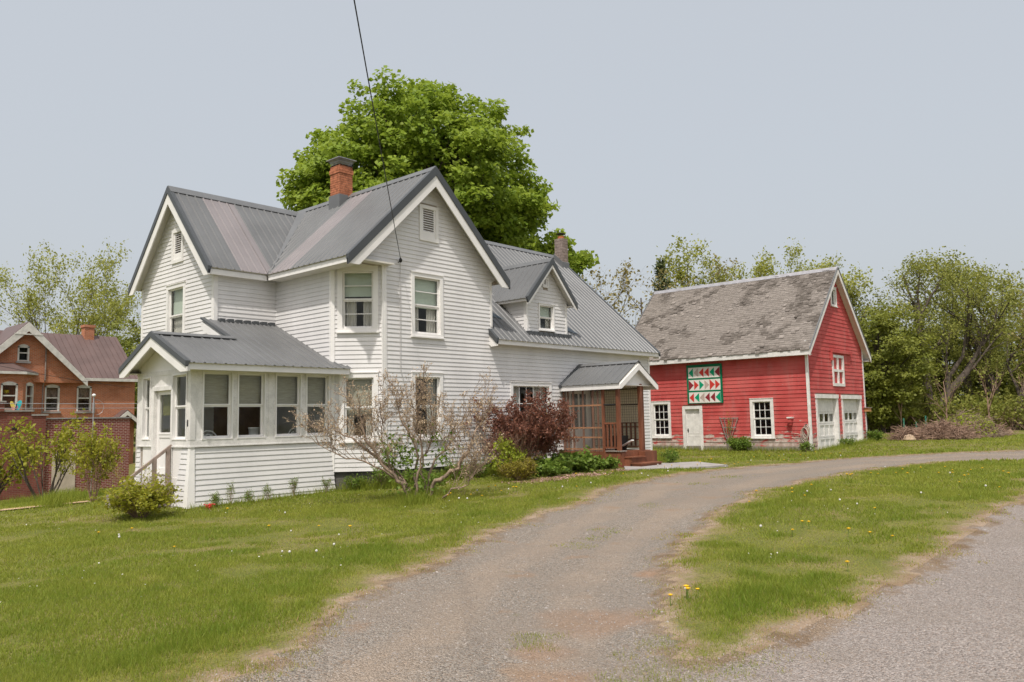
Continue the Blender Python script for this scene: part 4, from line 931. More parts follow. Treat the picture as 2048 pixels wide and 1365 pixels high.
# roof: deck, fascia, shingles
OV, OE = .25, .36
for sgn, x_e in ((1, -OE), (-1, BW+OE)):
    ze_ = ZE-BS*OE; mb = MB(); N = np.array((-BS*sgn, 0, 1.)); N /= np.linalg.norm(N)
    P0 = np.array((x_e, -OV, ze_)); P1 = np.array((BW/2, -OV, ZRB)); e = np.array((0, BL+2*OV, 0))
    mb.hexa([P0-N*.09, P0-N*.09+e, P0+e, P0, P1-N*.09, P1-N*.09+e, P1+e, P1]); dk = mb.build('roof', MT['soffit'], barn)
    V = P1-P0; Lv = np.linalg.norm(V); V /= Lv; rg = np.random.default_rng(11+sgn); vs = []; fs = []; tint = []
    h = .128; nr = int(Lv/h)
    for r_ in range(nr+1):
        v0 = r_*h-.03; y = -.03-rg.random()*.1
        while y < BL+2*OV+.02:
            w = .10+.11*rg.random(); v1 = min(Lv, v0+h*1.9); a_ = max(-.03, y); b_ = min(BL+2*OV+.03, y+w-.006); y += w
            if b_-a_ < .02: continue
            yy = (a_+b_)/2
            wear = vnoise(yy, r_*.13, 1.1, 21)*.55+vnoise(yy, r_*.13, 3.3, 22)*.45
            dark = ss(.56, .72, wear+.13*ss(4.8, .2, yy)+.10*ss(7, .3, yy)*ss(.3, .95, r_/nr)+.10*ss(.12, .0, r_/nr))
            if sgn < 0: dark *= .5
            lift = .012+.012*rg.random()+(.03*rg.random() if rg.random() < .05+.25*dark else 0)
            miss = rg.random() < .10*dark
            d = (rg.random()-.5)*.03*(1+2*dark)
            if miss: lift = .004
            p = lambda yv, vv, l: P0+np.array((0, yv, 0))+V*vv+N*l
            b0 = len(vs); vs += [p(a_, v0+d, .0), p(b_, v0+d+(rg.random()-.5)*.008, .0), p(b_, v0+d, lift), p(a_, v0+d, lift), p(a_, v1, .004), p(b_, v1, .004)]
            fs += [(b0, b0+1, b0+2, b0+3), (b0+3, b0+2, b0+5, b0+4)]
            tt = np.clip((.68+.3*rg.random())*(1-.85*dark*(.4+.6*rg.random())), 0, 1)
            tint += [tt]*6
    me = np_mesh('shingles', np.array(vs), [np.array(fs)], attrs={'tint': np.array(tint)})
    tag(link_mesh('shingles', me, MT['shingle'], dk), kind='stuff')
    mb = MB(); mb.box(x_e+(0 if sgn > 0 else -.03), -OV, ze_-.20, x_e+(.03 if sgn > 0 else 0), BL+OV, ze_-.03); mb.build('fascia', MT['oldtrim'], barn)
    mb = MB(); mb.box(min(x_e+.03*sgn, 0 if sgn > 0 else BW), -OV+.03, ze_-.19, max(x_e+.03*sgn, 0 if sgn > 0 else BW), BL+OV-.03, ze_-.17); mb.build('soffit', MT['oldtrim'], barn)
    for yy, o in ((-OV, -1), (BL+OV, 1)):
        mb = MB(); A = P0+np.array((0, yy+OV, 0)); Bp = P1+np.array((0, yy+OV, 0)); Z = np.array((0, 0, 1.)); O_ = np.array((0, o*.03, 0))
        mb.hexa([A-Z*.24, Bp-Z*.26, Bp-Z*.26+O_, A-Z*.24+O_, A-Z*.02, Bp-Z*.02, Bp-Z*.02+O_, A-Z*.02+O_]); mb.build('rake_board', MT['oldtrim'], barn)
        mb = MB(); mb.hexa([A+Z*.01, Bp+Z*.01, Bp+Z*.01+O_*1.6, A+Z*.01+O_*1.6, A+Z*.06, Bp+Z*.06, Bp+Z*.06+O_*1.6, A+Z*.06+O_*1.6]); mb.build('drip_edge', MT['rake2'], barn)
mb = MB(); mb.hexa([(BW/2-.13, -OV-.03, ZRB-.10), (BW/2+.13, -OV-.03, ZRB-.10), (BW/2+.13, BL+OV+.03, ZRB-.10), (BW/2-.13, BL+OV+.03, ZRB-.10), (BW/2-.015, -OV-.03, ZRB+.06), (BW/2+.015, -OV-.03, ZRB+.06), (BW/2+.015, BL+OV+.03, ZRB+.06), (BW/2-.015, BL+OV+.03, ZRB+.06)]); mb.build('ridge_cap', MT['galv'], barn)
# ---- quilt board
def bw(b, d, z):
    c, s = math.cos(BTH), math.sin(BTH); x, y = -d, b; return (BX+c*x-s*y, BY+s*x+c*y, z)
QF = Frame(bw(5.19, 0, 0)[:2], np.array(bw(3.55, 0, 0)[:2])-np.array(bw(5.19, 0, 0)[:2]), (-math.cos(BTH), -math.sin(BTH)))
MT['qgreen'] = mk('quilt_green', (.0, .15, .068), .5, .05, 2.0); MT['qwhite'] = mk('quilt_white', (.72, .68, .64), .5, .04, 2.0)
qc = {'g': (.0, .30, .15), 'r': (.55, .045, .035), 'm': (.24, .025, .035), 'b': (.47, .37, .33)}
for k, v in qc.items(): MT['q'+k] = mk('quilt_'+k, v, .5, .05, 3.0)
qb = empty('quilt_board', bw(4.37, .03, 2.2), label='square quilt pattern board with green border on the red barn', cat='quilt board')
m2 = MB(); fb(m2, QF, 0, 1.64, .03, .07, 2.20, 3.84); m2.build('panel', MT['qgreen'], qb)
rows = ['gbrrgM', 'MrgbRr', 'rgbmmG']; BWq = (1.64-.17)/6
for r_ in range(3):
    zc = 3.84-.10-.50*(r_+.5)-.025*r_+.01; hz = .225
    for k in range(6):
        ua = .085+k*BWq; ub = ua+BWq; m2 = MB(); fb(m2, QF, ua+.001, ub-.001, .07, .074, zc-hz, zc+hz); m2.build('white_patch', MT['qwhite'], qb)
        c_ = rows[r_][k].lower(); big = rows[r_][k].isupper(); e = .0 if big else .035; hh = hz-(.0 if big else .03)
        L_, R_ = ua+.006+e*.3, ub-.006-e*.3
        tri = [(R_, zc-hh), (R_, zc+hh), (L_, zc)] if r_ != 1 else [(L_, zc-hh), (L_, zc+hh), (R_, zc)]
        m2 = MB(); m2.prism([QF.P(p, .074, z) for p, z in tri], np.array((QF.n[0], QF.n[1], 0))*.004); m2.build('triangle_patch', MT['q'+c_], qb)
# ---- things on and beside the barn
tr = empty('trellis', bw(3.35, .12, t1(*bw(3.35, .12, 0)[:2])), label='fan shaped grey wooden trellis leaning on the red barn', cat='trellis')
gb = t1(*bw(3.35, .12, 0)[:2])
for k, (bt, zt_) in enumerate(((3.74, 1.62), (3.55, 1.60), (3.33, 1.58), (3.13, 1.6), (2.92, 1.6))):
    m2 = MB(); m2.bar(bw(3.36+(2-k)*.035, .10, gb-.05), bw(3.37+(2-k)*.04, .09, gb+.45), .035, .02); m2.bar(bw(3.37+(2-k)*.04, .09, gb+.44), bw(bt, .06, zt_), .03, .02); m2.build('slat', MT['greywood'], tr)
for zz, ba, bb in ((1.56, 3.74, 2.92), (1.18, 3.6, 3.02)): m2 = MB(); m2.bar(bw(ba, .075, zz), bw(bb, .075, zz), .02, .035); m2.build('crossbar', MT['greywood'], tr)
lx = empty('barn_lamp', bw(.73, .02, 1.4), label='small red box with white cap fixed to the barn wall', cat='lamp')
m2 = MB(); a_ = bw(.73, .1, 0); m2.box(a_[0]-.10, a_[1]-.07, 1.36, a_[0]+.08, a_[1]+.07, 1.52); m2.lathe((a_[0]-.01, a_[1], 1.22), [(.02, 0), (.06, .03), (.07, .14)], 10); m2.build('housing', MT['barn'], lx)
m2 = MB(); m2.box(a_[0]-.13, a_[1]-.10, 1.52, a_[0]+.08, a_[1]+.10, 1.57); m2.build('cap', MT['oldtrim'], lx)
hs = empty('garden_hose', bw(.1, .08, .7), label='coiled pale hose hanging at the barn corner', cat='hose')
m2 = MB(); hr_ = random.Random(4)
for k in range(7):
    r_ = .13+.05*hr_.random(); zc = 1.05-.03*k; m2.tube([bw(.13+(.04*k)*.3+r_*math.sin(t_)*.8, .06+.015*k, zc+r_*1.6*math.cos(t_)) for t_ in np.linspace(0, 2*math.pi, 18)], .011, 5)
m2.tube([bw(.3, .05, .85), bw(.5, .07, .92), bw(.75, .06, .94)], .011, 5); m2.tube([bw(.2, .06, .6), bw(.15, .07, .4), bw(.2, .1, .28)], .011, 5); m2.build('coil', mk('pale_hose', (.46, .40, .34), .6, .2, 5.0), hs, smooth=True)
m2 = MB(); m2.bar(bw(.13, .02, 1.25), bw(.13, .12, 1.28), .03, .03); m2.build('hook', MT['metalblk'], hs)
def bs_(a, d, z):
    c, s = math.cos(BTH), math.sin(BTH); return (BX+c*a+s*d, BY+s*a-c*d, z)
yb = empty('nest_box', bs_(6.42, .06, 1.75), label='small yellow wooden box on the far barn corner', cat='box')
m2 = MB(); p_ = bs_(6.42, .12, 0); m2.box(p_[0]-.16, p_[1]-.09, 1.72, p_[0]+.2, p_[1]+.09, 1.88); m2.build('body', mk('yellow_pine', (.50, .27, .11), .7, .15, 5.0), yb)
m2 = MB(); m2.box(p_[0]-.2, p_[1]-.12, 1.88, p_[0]+.24, p_[1]+.10, 1.905); m2.build('lid', MT['greywood'], yb)
# ------------------------------------------------------------------ brick house and brick garage next door
NY = 53.5
nb = empty('brick_house', (19.0, NY, -1.3), label='orange brick house with brown metal roof and white trim behind the garage', cat='house')
MT['ntrim'] = mk('grey_white_paint', (.62, .60, .56), .6, .12, 4.0, fine=.2)
FNH = Frame((9.3, NY), (1, 0), (0, -1))
def nwin(F, u0, u1, z0, z1, arch=.10, sillw=.1):
    return (F, u0, u1, z0, z1, arch, sillw)
def outNH(z): return (0, 22.6-9.3)
nwins = [(17.26, 18.09, 2.73, 4.36), (19.07, 19.93, 2.72, 4.36)]
gwin = (15.62, 16.24, 5.68, 6.62)
opn = [(a-9.3+.06, b-9.3-.06, c+.04, d-.12) for a, b, c, d in nwins]
w = backing(FNH, outNH, -1.5, 4.85, opn, MT['brick'], nb, th=.25)
mb = MB(); mb.box(22.35, NY+.25, -1.5, 22.6, NY+7, 4.85); mb.box(9.3, NY+.25, -1.5, 9.55, NY+7, 4.85); mb.box(9.3, NY+6.8, -1.5, 22.6, NY+7, 4.85); mb.build('wall', MT['brick'], nb)
mb = MB(); mb.prism([(22.35, NY, 4.85), (22.35, NY+7, 4.85), (22.35, NY+3.5, 7.7)], (.25, 0, 0)); mb.build('gable_wall', MT['brick'], nb)
def arched(root, F, u0, u1, z0, z1, cur=True):
    mb = MB(); c = .09; n = 8
    fb(mb, F, u0, u0+c, -.12, .02, z0, z1-.12); fb(mb, F, u1-c, u1, -.12, .02, z0, z1-.12)
    pts = []
    for i in range(n+1):
        t = i/n; pts.append((u0+(u1-u0)*t, z1-.12+.13*math.sin(math.pi*t)))
    poly = [F.P(u0, -.12, z1-.20)]+[F.P(u, -.12, z) for u, z in pts]+[F.P(u1, -.12, z1-.20)]
    mb.prism(poly, np.array((F.n[0], F.n[1], 0))*.14); fb(mb, F, u0+c, u1-c, -.12, -.02, z0, z0+.07)
    m_ = (z0+z1)/2; fb(mb, F, u0+c, u1-c, -.11, -.03, m_-.04, m_+.03); w_ = mb.build('window', MT['ntrim'], root)
    for za, zb in ((z0+.07, m_-.04), (m_+.03, z1-.20)):
        m2 = MB(); fb(m2, F, u0+c, u1-c, -.09, -.085, za, zb); m2.build('pane', MT['glass'], w_)
    m2 = MB(); fb(m2, F, u0-.07, u1+.07, -.05, .09, z0-.12, z0); m2.build('sill', MT['concrete'], w_)
    # brick label arch
    m2 = MB()
    for i in range(n):
        ta, tb = i/n, (i+1)/n; f_ = lambda t: (u0-.08+(u1-u0+.16)*t, z1+.02+.16*math.sin(math.pi*t))
        (ua, za), (ub, zb) = f_(ta), f_(tb); m2.hexa([F.P(ua, 0.001, za), F.P(ub, 0.001, zb), F.P(ub, .04, zb), F.P(ua, .04, za), F.P(ua, .001, za+.11), F.P(ub, .001, zb+.11), F.P(ub, .04, zb+.11), F.P(ua, .04, za+.11)])
    m2.build('arch', MT['brick'], w_)
    if cur:
        wavy(F, u0+c, u0+(u1-u0)*.45, -.2, z0+(z1-z0)*.45, z1-.1, top=(u0+c, u0+(u1-u0)*.55)).build('curtain', MT['curtain2'], w_)
        wavy(F, u0+(u1-u0)*.55, u1-c, -.2, z0+(z1-z0)*.45, z1-.1, top=(u0+(u1-u0)*.45, u1-c)).build('curtain', MT['curtain2'], w_)
    return w_
MT['curtain2'] = mk('tan_curtain', (.27, .19, .15), .9, .2, 8.0, sc=(4, 4, .3))
for a, b, c, d in nwins: arched(nb, FNH, a-9.3, b-9.3, c, d)
mb = MB(); mb.box(9.6, NY+.9, 0, 22.3, NY+.95, 4.7); mb.build('inner_wall', MT['interior'], nb)
# projecting gable
FNG = Frame((12.6, NY-.35), (1, 0), (0, -1))
def outNG(z):
    if z < 4.9: return (0, 6.7)
    k = max(.001, (7.85-z)/1.0); return (16.05-12.6-k, 16.05-12.6+k)
og = [(gwin[0]-12.6+.04, gwin[1]-12.6-.04, gwin[2]+.03, gwin[3]-.08)]
backing(FNG, outNG, 4.45, 7.83, og, MT['brick'], nb, 'gable_wall', th=.3, extra=(4.9,))
arched(nb, FNG, gwin[0]-12.6, gwin[1]-12.6, gwin[2], gwin[3]+.06, False)
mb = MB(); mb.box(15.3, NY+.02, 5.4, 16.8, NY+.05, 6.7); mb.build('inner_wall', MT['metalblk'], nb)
# bay with hipped roof on the left
mb = MB(); bay = [(12.9, NY-.1), (14.0, NY-1.1), (15.75, NY-1.1), (16.75, NY-.1)]
FB1 = Frame(bay[1], (1, 0), (0, -1)); FB2 = Frame(bay[2], (1, 1), (1, -1))
L2 = math.hypot(1, 1)
backing(FB1, lambda z: (0, 1.75), -1.3, 4.95, [(.68, 1.42, 2.87, 4.3)], MT['brick'], nb, th=.2); backing(FB2, lambda z: (0, L2), -1.3, 4.95, [(.36, 1.05, 2.87, 4.3)], MT['brick'], nb, th=.2)
FB0 = Frame(bay[0], (1, -1), (-1, -1)); backing(FB0, lambda z: (0, math.hypot(1.1, 1)), -1.3, 4.95, [], MT['brick'], nb, th=.2)
arched(nb, FB1, .62, 1.48, 2.83, 4.42, False); arched(nb, FB2, .30, 1.11, 2.83, 4.42, False)
mb = MB(); bo = [(12.6, NY-.1, 5.02), (13.9, NY-1.35, 5.02), (15.85, NY-1.35, 5.02), (17.0, NY-.1, 5.02)]; tp = [(13.9, NY-.05, 5.55), (14.4, NY-.5, 5.55), (15.3, NY-.5, 5.55), (15.7, NY-.05, 5.55)]
mb.add(bo+tp, [(0, 1, 5, 4), (1, 2, 6, 5), (2, 3, 7, 6), (4, 5, 6, 7)]); mb.build('bay_roof', MT['brownroof'], nb)
mb = MB(); mb.prism([(p[0], p[1], 4.86) for p in bo], (0, 0, .15)); mb.build('bay_cornice', MT['ntrim'], nb)
# roofs
def plane(P, name, mat, th=.12, parent=nb):
    P = [np.array(p, float) for p in P]; N = np.cross(P[1]-P[0], P[2]-P[0]); N /= np.linalg.norm(N); N = N if N[2] > 0 else -N
    mb = MB(); mb.prism([tuple(p) for p in P], tuple(N*-th)); return mb.build(name, MT[mat], parent)
r_ = plane([(9.0, NY-.3, 4.78), (22.75, NY-.3, 4.78), (22.75, NY+3.5, 7.85), (9.0, NY+3.5, 7.85)], 'roof', 'brownroof'); plane([(9.0, NY+7.3, 4.78), (22.75, NY+7.3, 4.78), (22.75, NY+3.5, 7.85), (9.0, NY+3.5, 7.85)], 'roof', 'brownroof')
mb = MB()
for k in range(40):
    x = 9.1+k*.345; mb.bar((x, NY-.3, 4.80), (x, NY+3.5, 7.87), .03, .03)
mb.build('standing_seam', MT['brownroof'], r_)
for s in (-1, 1): plane([(16.05, NY-.75, 8.02), (16.05+s*3.35, NY-.75, 4.62), (16.05+s*3.35, NY+.4, 4.62), (16.05, NY+3.4, 8.02)], 'roof', 'brownroof')
for s in (-1, 1):
    mb = MB(); A = np.array((16.05, NY-.75, 7.98)); B_ = np.array((16.05+s*3.35, NY-.75, 4.58)); Z = np.array((0, 0, 1.)); o = np.array((0, -.06, 0))
    mb.hexa([A-Z*.55, B_-Z*.36, B_-Z*.36+o, A-Z*.55+o, A, B_, B_+o, A+o]); mb.build('rake_board', MT['ntrim'], nb)
    mb = MB(); o2 = np.array((0, .4, 0)); mb.hexa([A-Z*.30, B_-Z*.22, B_-Z*.22+o2, A-Z*.30+o2, A-Z*.26, B_-Z*.18, B_-Z*.18+o2, A-Z*.26+o2]); mb.build('soffit', MT['ntrim'], nb)
    mb = MB(); mb.bar(A-Z*1.0+o*.7+np.array((s*.95, 0, 0))*0, B_*.25+A*.75-Z*.5+o*.7, .05, .05); 
mb = MB(); mb.bar((15.3, NY-.8, 7.25), (16.8, NY-.8, 7.25), .06, .07); mb.build('gable_tie', MT['ntrim'], nb)
mb = MB(); mb.box(18.9, NY-.34, 4.60, 22.78, NY-.30, 4.78); mb.build('fascia', MT['ntrim'], nb)
mb = MB(); mb.box(20.55, NY+3.1, 7.2, 21.15, NY+3.7, 8.45); c_ = mb.build('chimney', MT['brick'], nb); mb = MB(); mb.box(20.5, NY+3.05, 8.35, 21.2, NY+3.75, 8.52); mb.build('chimney_crown', MT['brick'], c_)
mb = MB(); mb.tube([(17.12, NY-.42, 7.0), (17.12, NY-.42, 4.6), (17.12, NY-.12, 4.3), (17.12, NY-.08, 2.0)], .04, 6); mb.build('downpipe', MT['blockgrey'], nb)
# door hood seen past the garage
mb = MB(); hx, hy = 21.8, NY-.9
for s in (-1, 1): mb.hexa([(hx, hy, 2.70), (hx+s*1.1, hy, 1.75), (hx+s*1.1, NY, 1.75), (hx, NY, 2.70), (hx, hy, 2.80), (hx+s*1.1, hy, 1.85), (hx+s*1.1, NY, 1.85), (hx, NY, 2.80)])
hood = mb.build('door_hood', MT['brownroof'], nb)
mb = MB()
for s in (-1, 1): mb.hexa([(hx, hy-.05, 2.45), (hx+s*1.1, hy-.05, 1.5), (hx+s*1.1, hy, 1.5), (hx, hy, 2.45), (hx, hy-.05, 2.72), (hx+s*1.1, hy-.05, 1.77), (hx+s*1.1, hy, 1.77), (hx, hy, 2.72)])
mb.box(22.4, hy-.02, -1.4, 22.72, hy+.1, 1.55); mb.box(20.8, hy-.02, -1.4, 21.0, hy+.1, 1.55); mb.build('hood_trim', MT['ntrim'], hood)
# hanging plant behind the bay pane
m2 = MB(); m2.lathe((15.0, NY-.75, 3.75), [(.04, 0), (.13, .05), (.16, .2)], 12); tag(m2.build('hanging_pot', mk('yellow_pot', (.55, .40, .02), .5, .05, 2.0), None, (15.0, NY-.75, 3.75)), 'yellow hanging pot in the brick house bay window', 'pot')

GYP = 38.5
ga = empty('brick_garage', (13.5, GYP, -1.2), label='long flat roofed maroon brick garage left of the white house', cat='garage')
mb = MB(); mb.box(12.48, GYP, -1.8, 16.08, GYP+6, 2.10); mb.build('wall', MT['brick2'], ga)
mb = MB(); mb.box(4.0, GYP-.12, -1.8, 11.88, GYP+6, 2.43); mb.box(11.88, GYP-.12, -1.8, 12.47, GYP+6, 2.25); mb.box(4.0, GYP-.2, 2.44, 10.85, GYP+.4, 2.82); mb.build('wall', MT['brick3'], ga)
mb = MB(); mb.box(12.46, GYP-.05, 2.10, 16.14, GYP+6, 2.16); mb.build('coping', MT['galv'], ga)
mb = MB(); mb.box(4.0, GYP-.17, 2.43, 11.95, GYP+.3, 2.50); mb.box(11.90, GYP-.16, 2.25, 12.55, GYP+.3, 2.32); mb.box(4.0, GYP-.25, 2.82, 10.9, GYP+.45, 2.88); mb.build('stone_coping', MT['concrete'], ga)
mb = MB(); mb.box(12.80, GYP-.03, -1.4, 13.75, GYP-.002, .68); mb.build('boarded_door', mk('cream_board', (.55, .47, .38), .8, .12, 3.0, fine=.2), ga)
mb = MB(); mb.box(11.18, GYP-.16, 1.68, 11.36, GYP-.121, 1.80); mb.box(11.2, GYP-.16, 1.1, 11.45, GYP-.121, 1.35); mb.build('vent', MT['metalblk'], ga)
# butterfly ornament on the coping
bf = empty('butterfly_ornament', (11.3, GYP-.05, 2.5), label='rainbow coloured butterfly ornament on the brick garage wall', cat='ornament')
for k, (cc, px_, pz_, a_, b_) in enumerate((((.05, .55, .62), .12, .20, .13, .20), ((.05, .55, .62), .10, .07, .10, .10), ((.75, .30, .55), .03, .08, .07, .09), ((.80, .65, .15), -.12, .19, .10, .17), ((.80, .35, .30), -.10, .05, .07, .08))):
    m2 = MB(); pts = [(11.3+px_+a_*math.cos(t_)*.8+.3*b_*math.sin(t_)*(1 if px_ > 0 else -1), GYP-.05-.01*k, 2.52+pz_+b_*math.sin(t_)) for t_ in np.linspace(0, 2*math.pi, 13)[:-1]]; m2.prism(pts, (0, .008, 0)); m2.build('wing', mk('wing_paint', cc, .4, .15, 8.0), bf)
m2 = MB(); m2.tube([(11.3, GYP-.09, 2.5), (11.32, GYP-.09, 2.78)], .02, 6); m2.build('body', MT['metalblk'], bf)
# vent pipe with ball top, service lines
vp = empty('vent_pole', (13.6, 36.2, -1.1), label='thin grey pole with white ball top before the brick garage', cat='pole')
zg = t1(13.55, 36.1); m2 = MB(); m2.tube([(13.55, 36.1, zg-.1), (13.55, 36.1, 3.0)], .028, 8); m2.tube([(13.55, 36.1, 2.3), (13.55, 36.1, 2.75)], .05, 8); m2.build('pole', MT['galv'], vp)
m2 = MB(); m2.lathe((13.55, 36.1, 3.0), [(.04, 0), (.075, .03), (.08, .07), (.055, .11), (.02, .125)], 10); m2.build('ball_top', MT['steel_white'], vp)
m2 = MB(); m2.tube([(13.55+.3*math.cos(t_)+.1, 36.08, 2.55+.32*math.sin(t_)) for t_ in np.linspace(-1.5, 1.7, 12)], .008, 5); m2.build('ring', MT['galv'], vp)
def line(name, p0, p1, sag, r, label, mat='cable', n=24):
    p0 = np.array(p0, float); p1 = np.array(p1, float); mb = MB(); mb.tube([p0+(p1-p0)*t-np.array((0, 0, sag*4*t*(1-t))) for t in np.linspace(0, 1, n)], r, 5)
    return tag(mb.build(name, MT[mat], None, tuple(p0), True), label, 'cable')
line('clothes_line', (7.0, 37.6, 2.78), (17.3, 36.3, 2.72), .02, .012, 'upper of two thin pale lines before the brick house', 'galv')
line('clothes_line', (7.0, 37.6, 2.58), (17.3, 36.3, 2.53), .02, .012, 'lower of two thin pale lines before the brick house', 'galv')
line('roof_wire', (7.0, 45.0, 6.15), (21.8, 52.4, 4.2), .3, .012, 'dark wire slanting across the brick house gable')
# overhead service cable to the white house
sv = empty('service_cable', (12.76, 15.17, 5.6), label='black overhead cable running from the sky to the white gable', cat='cable')
p0 = np.array((12.76, 15.12, 5.68)); p1 = np.array((-17.2, -17.5, 8.56)); m2 = MB()
m2.tube([p0+(p1-p0)*t-np.array((0, 0, .25*4*t*(1-t))) for t in np.linspace(0, 1, 60)], .008, 6); m2.build('wire', MT['cable'], sv)
m2 = MB(); m2.lathe((12.76, 15.12, 5.60), [(.01, 0), (.035, .02), (.045, .06), (.03, .1), (.01, .12)], 8); m2.bar((12.76, 15.21, 5.62), (12.76, 15.10, 5.64), .02, .02); m2.build('insulator', MT['metalblk'], sv)
m2 = MB(); m2.tube([(12.76, 15.14, 5.6), (12.79, 15.165, 5.45), (12.78, 15.17, 5.2), (12.77, 15.17, 3.0), (12.95, 15.17, 2.5), (12.99, 15.17, 1.2)], .009, 5); m2.build('drop_lead', mk('white_lead', (.55, .53, .52), .6, 0, 1), sv)
# ------------------------------------------------------------------ vegetation
class Tubes:
    """fast tube collector"""
    def __init__(s): s.V = []; s.Q = []; s.n = 0
    def add(s, pts, rad, k=5):
        pts = np.asarray(pts, float); m = len(pts); rad = np.asarray(rad, float)
        d = np.gradient(pts, axis=0); d /= np.linalg.norm(d, axis=1)[:, None]+1e-9
        ref = np.array((.31, .17, .93)) if abs(d[0] @ np.array((.31, .17, .93))) < .9 else np.array((1., 0, 0))
        a = np.cross(d, ref); a /= np.linalg.norm(a, axis=1)[:, None]+1e-9; c = np.cross(d, a); t = np.arange(k)*2*np.pi/k
        v = pts[:, None, :]+rad[:, None, None]*(np.cos(t)[None, :, None]*a[:, None, :]+np.sin(t)[None, :, None]*c[:, None, :])
        i = np.arange(m-1)[:, None]*k; kk = np.arange(k)[None, :]; k2 = (kk+1) % k
        q = np.stack([i+kk, i+k2, i+k+k2, i+k+kk], -1).reshape(-1, 4)+s.n
        s.V.append(v.reshape(-1, 3)); s.Q.append(q); s.n += m*k
    def mesh(s, name, smooth=True): return np_mesh(name, np.concatenate(s.V), [np.concatenate(s.Q)], smooth)
def unit(v): return v/(np.linalg.norm(v, axis=-1, keepdims=True)+1e-9)
def leaf_mesh(name, P, size, rng, up=.35, outc=None, tint=None, aspect=.62, droop=0.0):
    P = np.asarray(P, float); n = len(P); nrm = rng.normal(size=(n, 3)); nrm[:, 2] = np.abs(nrm[:, 2])*(.6+up)+up
    if outc is not None: nrm += unit(P-outc)*.7
    nrm = unit(nrm); a = rng.normal(size=(n, 3)); a[:, 2] -= droop; a = unit(a-nrm*(a*nrm).sum(1)[:, None]); b = np.cross(nrm, a)
    s = np.asarray(size)*(.65+.7*rng.random(n)); s = s[:, None]
    V = np.stack([P-a*s*.5, P+b*s*aspect*.5+a*s*.05, P+a*s*.5-nrm*s*.12, P-b*s*aspect*.5+a*s*.05], 1).reshape(-1, 3)
    if tint is None: tint = rng.random(n)
    return np_mesh(name, V, [np.arange(4*n).reshape(-1, 4)], attrs={'tint': np.repeat(tint, 4)})
def grow(rng, tb, p, d, L, r, lev, tips, wob=.25, nch=(4, 6), grav=.0, ang=.75, k=5, lenf=(.45, .7), segs=6, rf=.55, start=.3):
    d = np.array(d, float)/np.linalg.norm(d); pts = [np.array(p, float)]; cur = d.copy(); st = L/segs
    for i in range(segs):
        cur = cur+rng.normal(size=3)*wob*.35+np.array((0, 0, grav)); cur /= np.linalg.norm(cur); pts.append(pts[-1]+cur*st)
    pts = np.array(pts); rad = r*(1-.72*np.linspace(0, 1, segs+1)**.9)
    tb.add(pts, rad, max(3, k))
    if lev <= 0:
        tips.append(pts); return
    n = rng.integers(nch[0], nch[1]+1)
    for j in range(n):
        t = start+(1-start)*(j+rng.random())/n; i = min(int(t*segs), segs-1); f_ = t*segs-i; q = pts[i]*(1-f_)+pts[i+1]*f_
        dd = pts[i+1]-pts[i]; dd /= np.linalg.norm(dd); per = rng.normal(size=3); per -= dd*(per @ dd); per /= np.linalg.norm(per); an = ang*(.7+.6*rng.random())
        nd = dd*math.cos(an)+per*math.sin(an); nd[2] += .12
        grow(rng, tb, q, nd, L*(lenf[0]+(lenf[1]-lenf[0])*rng.random())*(1.1-.5*t), max(.004, np.interp(t*segs, np.arange(segs+1), rad)*rf), lev-1, tips, wob, nch, grav, ang, k-1, lenf, max(3, segs-1), rf, start)
    tips.append(pts[-2:])
def tipleaves(rng, tips, per, spread):
    out = []
    for t in tips:
        n = rng.poisson(per)
        if n == 0: continue
        f_ = rng.random(n)**.6; i = np.clip((f_*(len(t)-1)).astype(int), 0, len(t)-2); g = f_*(len(t)-1)-i
        out.append(t[i]*(1-g)[:, None]+t[i+1]*g[:, None]+rng.normal(size=(n, 3))*spread)
    return np.concatenate(out) if out else np.zeros((0, 3))
def place(me_pairs, name, loc, rz, s, label, cat, group=None, nm=('trunk', 'crown')):
    o = empty(name, loc, rz, label, cat, group, local=True); o.scale = (s[0], s[1], s[2]) if not np.isscalar(s) else (s, s, s)
    for me, pn in zip(me_pairs, nm):
        if me is None: continue
        c = bpy.data.objects.new(pn, me); COL.objects.link(c); c.parent = o; OFF[c.name] = np.zeros(3)
    return o
LM = {}
LM['maple'] = leafmat('maple_leaf', (.11, .205, .018), (.30, .375, .046), .38)
LM['spring'] = leafmat('spring_leaf', (.24, .27, .04), (.40, .40, .10), .4)
LM['wood'] = leafmat('woodland_leaf', (.16, .195, .032), (.33, .33, .08), .38)
LM['dense'] = leafmat('dense_leaf', (.11, .15, .02), (.26, .27, .05), .33)
LM['olive'] = leafmat('budding_leaf', (.22, .18, .06), (.34, .29, .11), .35)
LM['pine'] = leafmat('pine_needle', (.05, .075, .022), (.10, .125, .04), .1)
LM['bush'] = leafmat('shrub_leaf', (.17, .20, .02), (.38, .36, .04), .4)
LM['green'] = leafmat('herb_leaf', (.085, .155, .02), (.20, .28, .045), .35)
LM['barb'] = leafmat('barberry_leaf', (.085, .035, .03), (.27, .115, .07), .3)
LM['bud'] = leafmat('pink_bud', (.43, .31, .20), (.57, .45, .31), .3)
LM['lime'] = leafmat('lime_leaf', (.20, .27, .02), (.38, .42, .05), .4)
LM['juniper'] = leafmat('golden_leaf', (.14, .13, .016), (.32, .27, .035), .3)

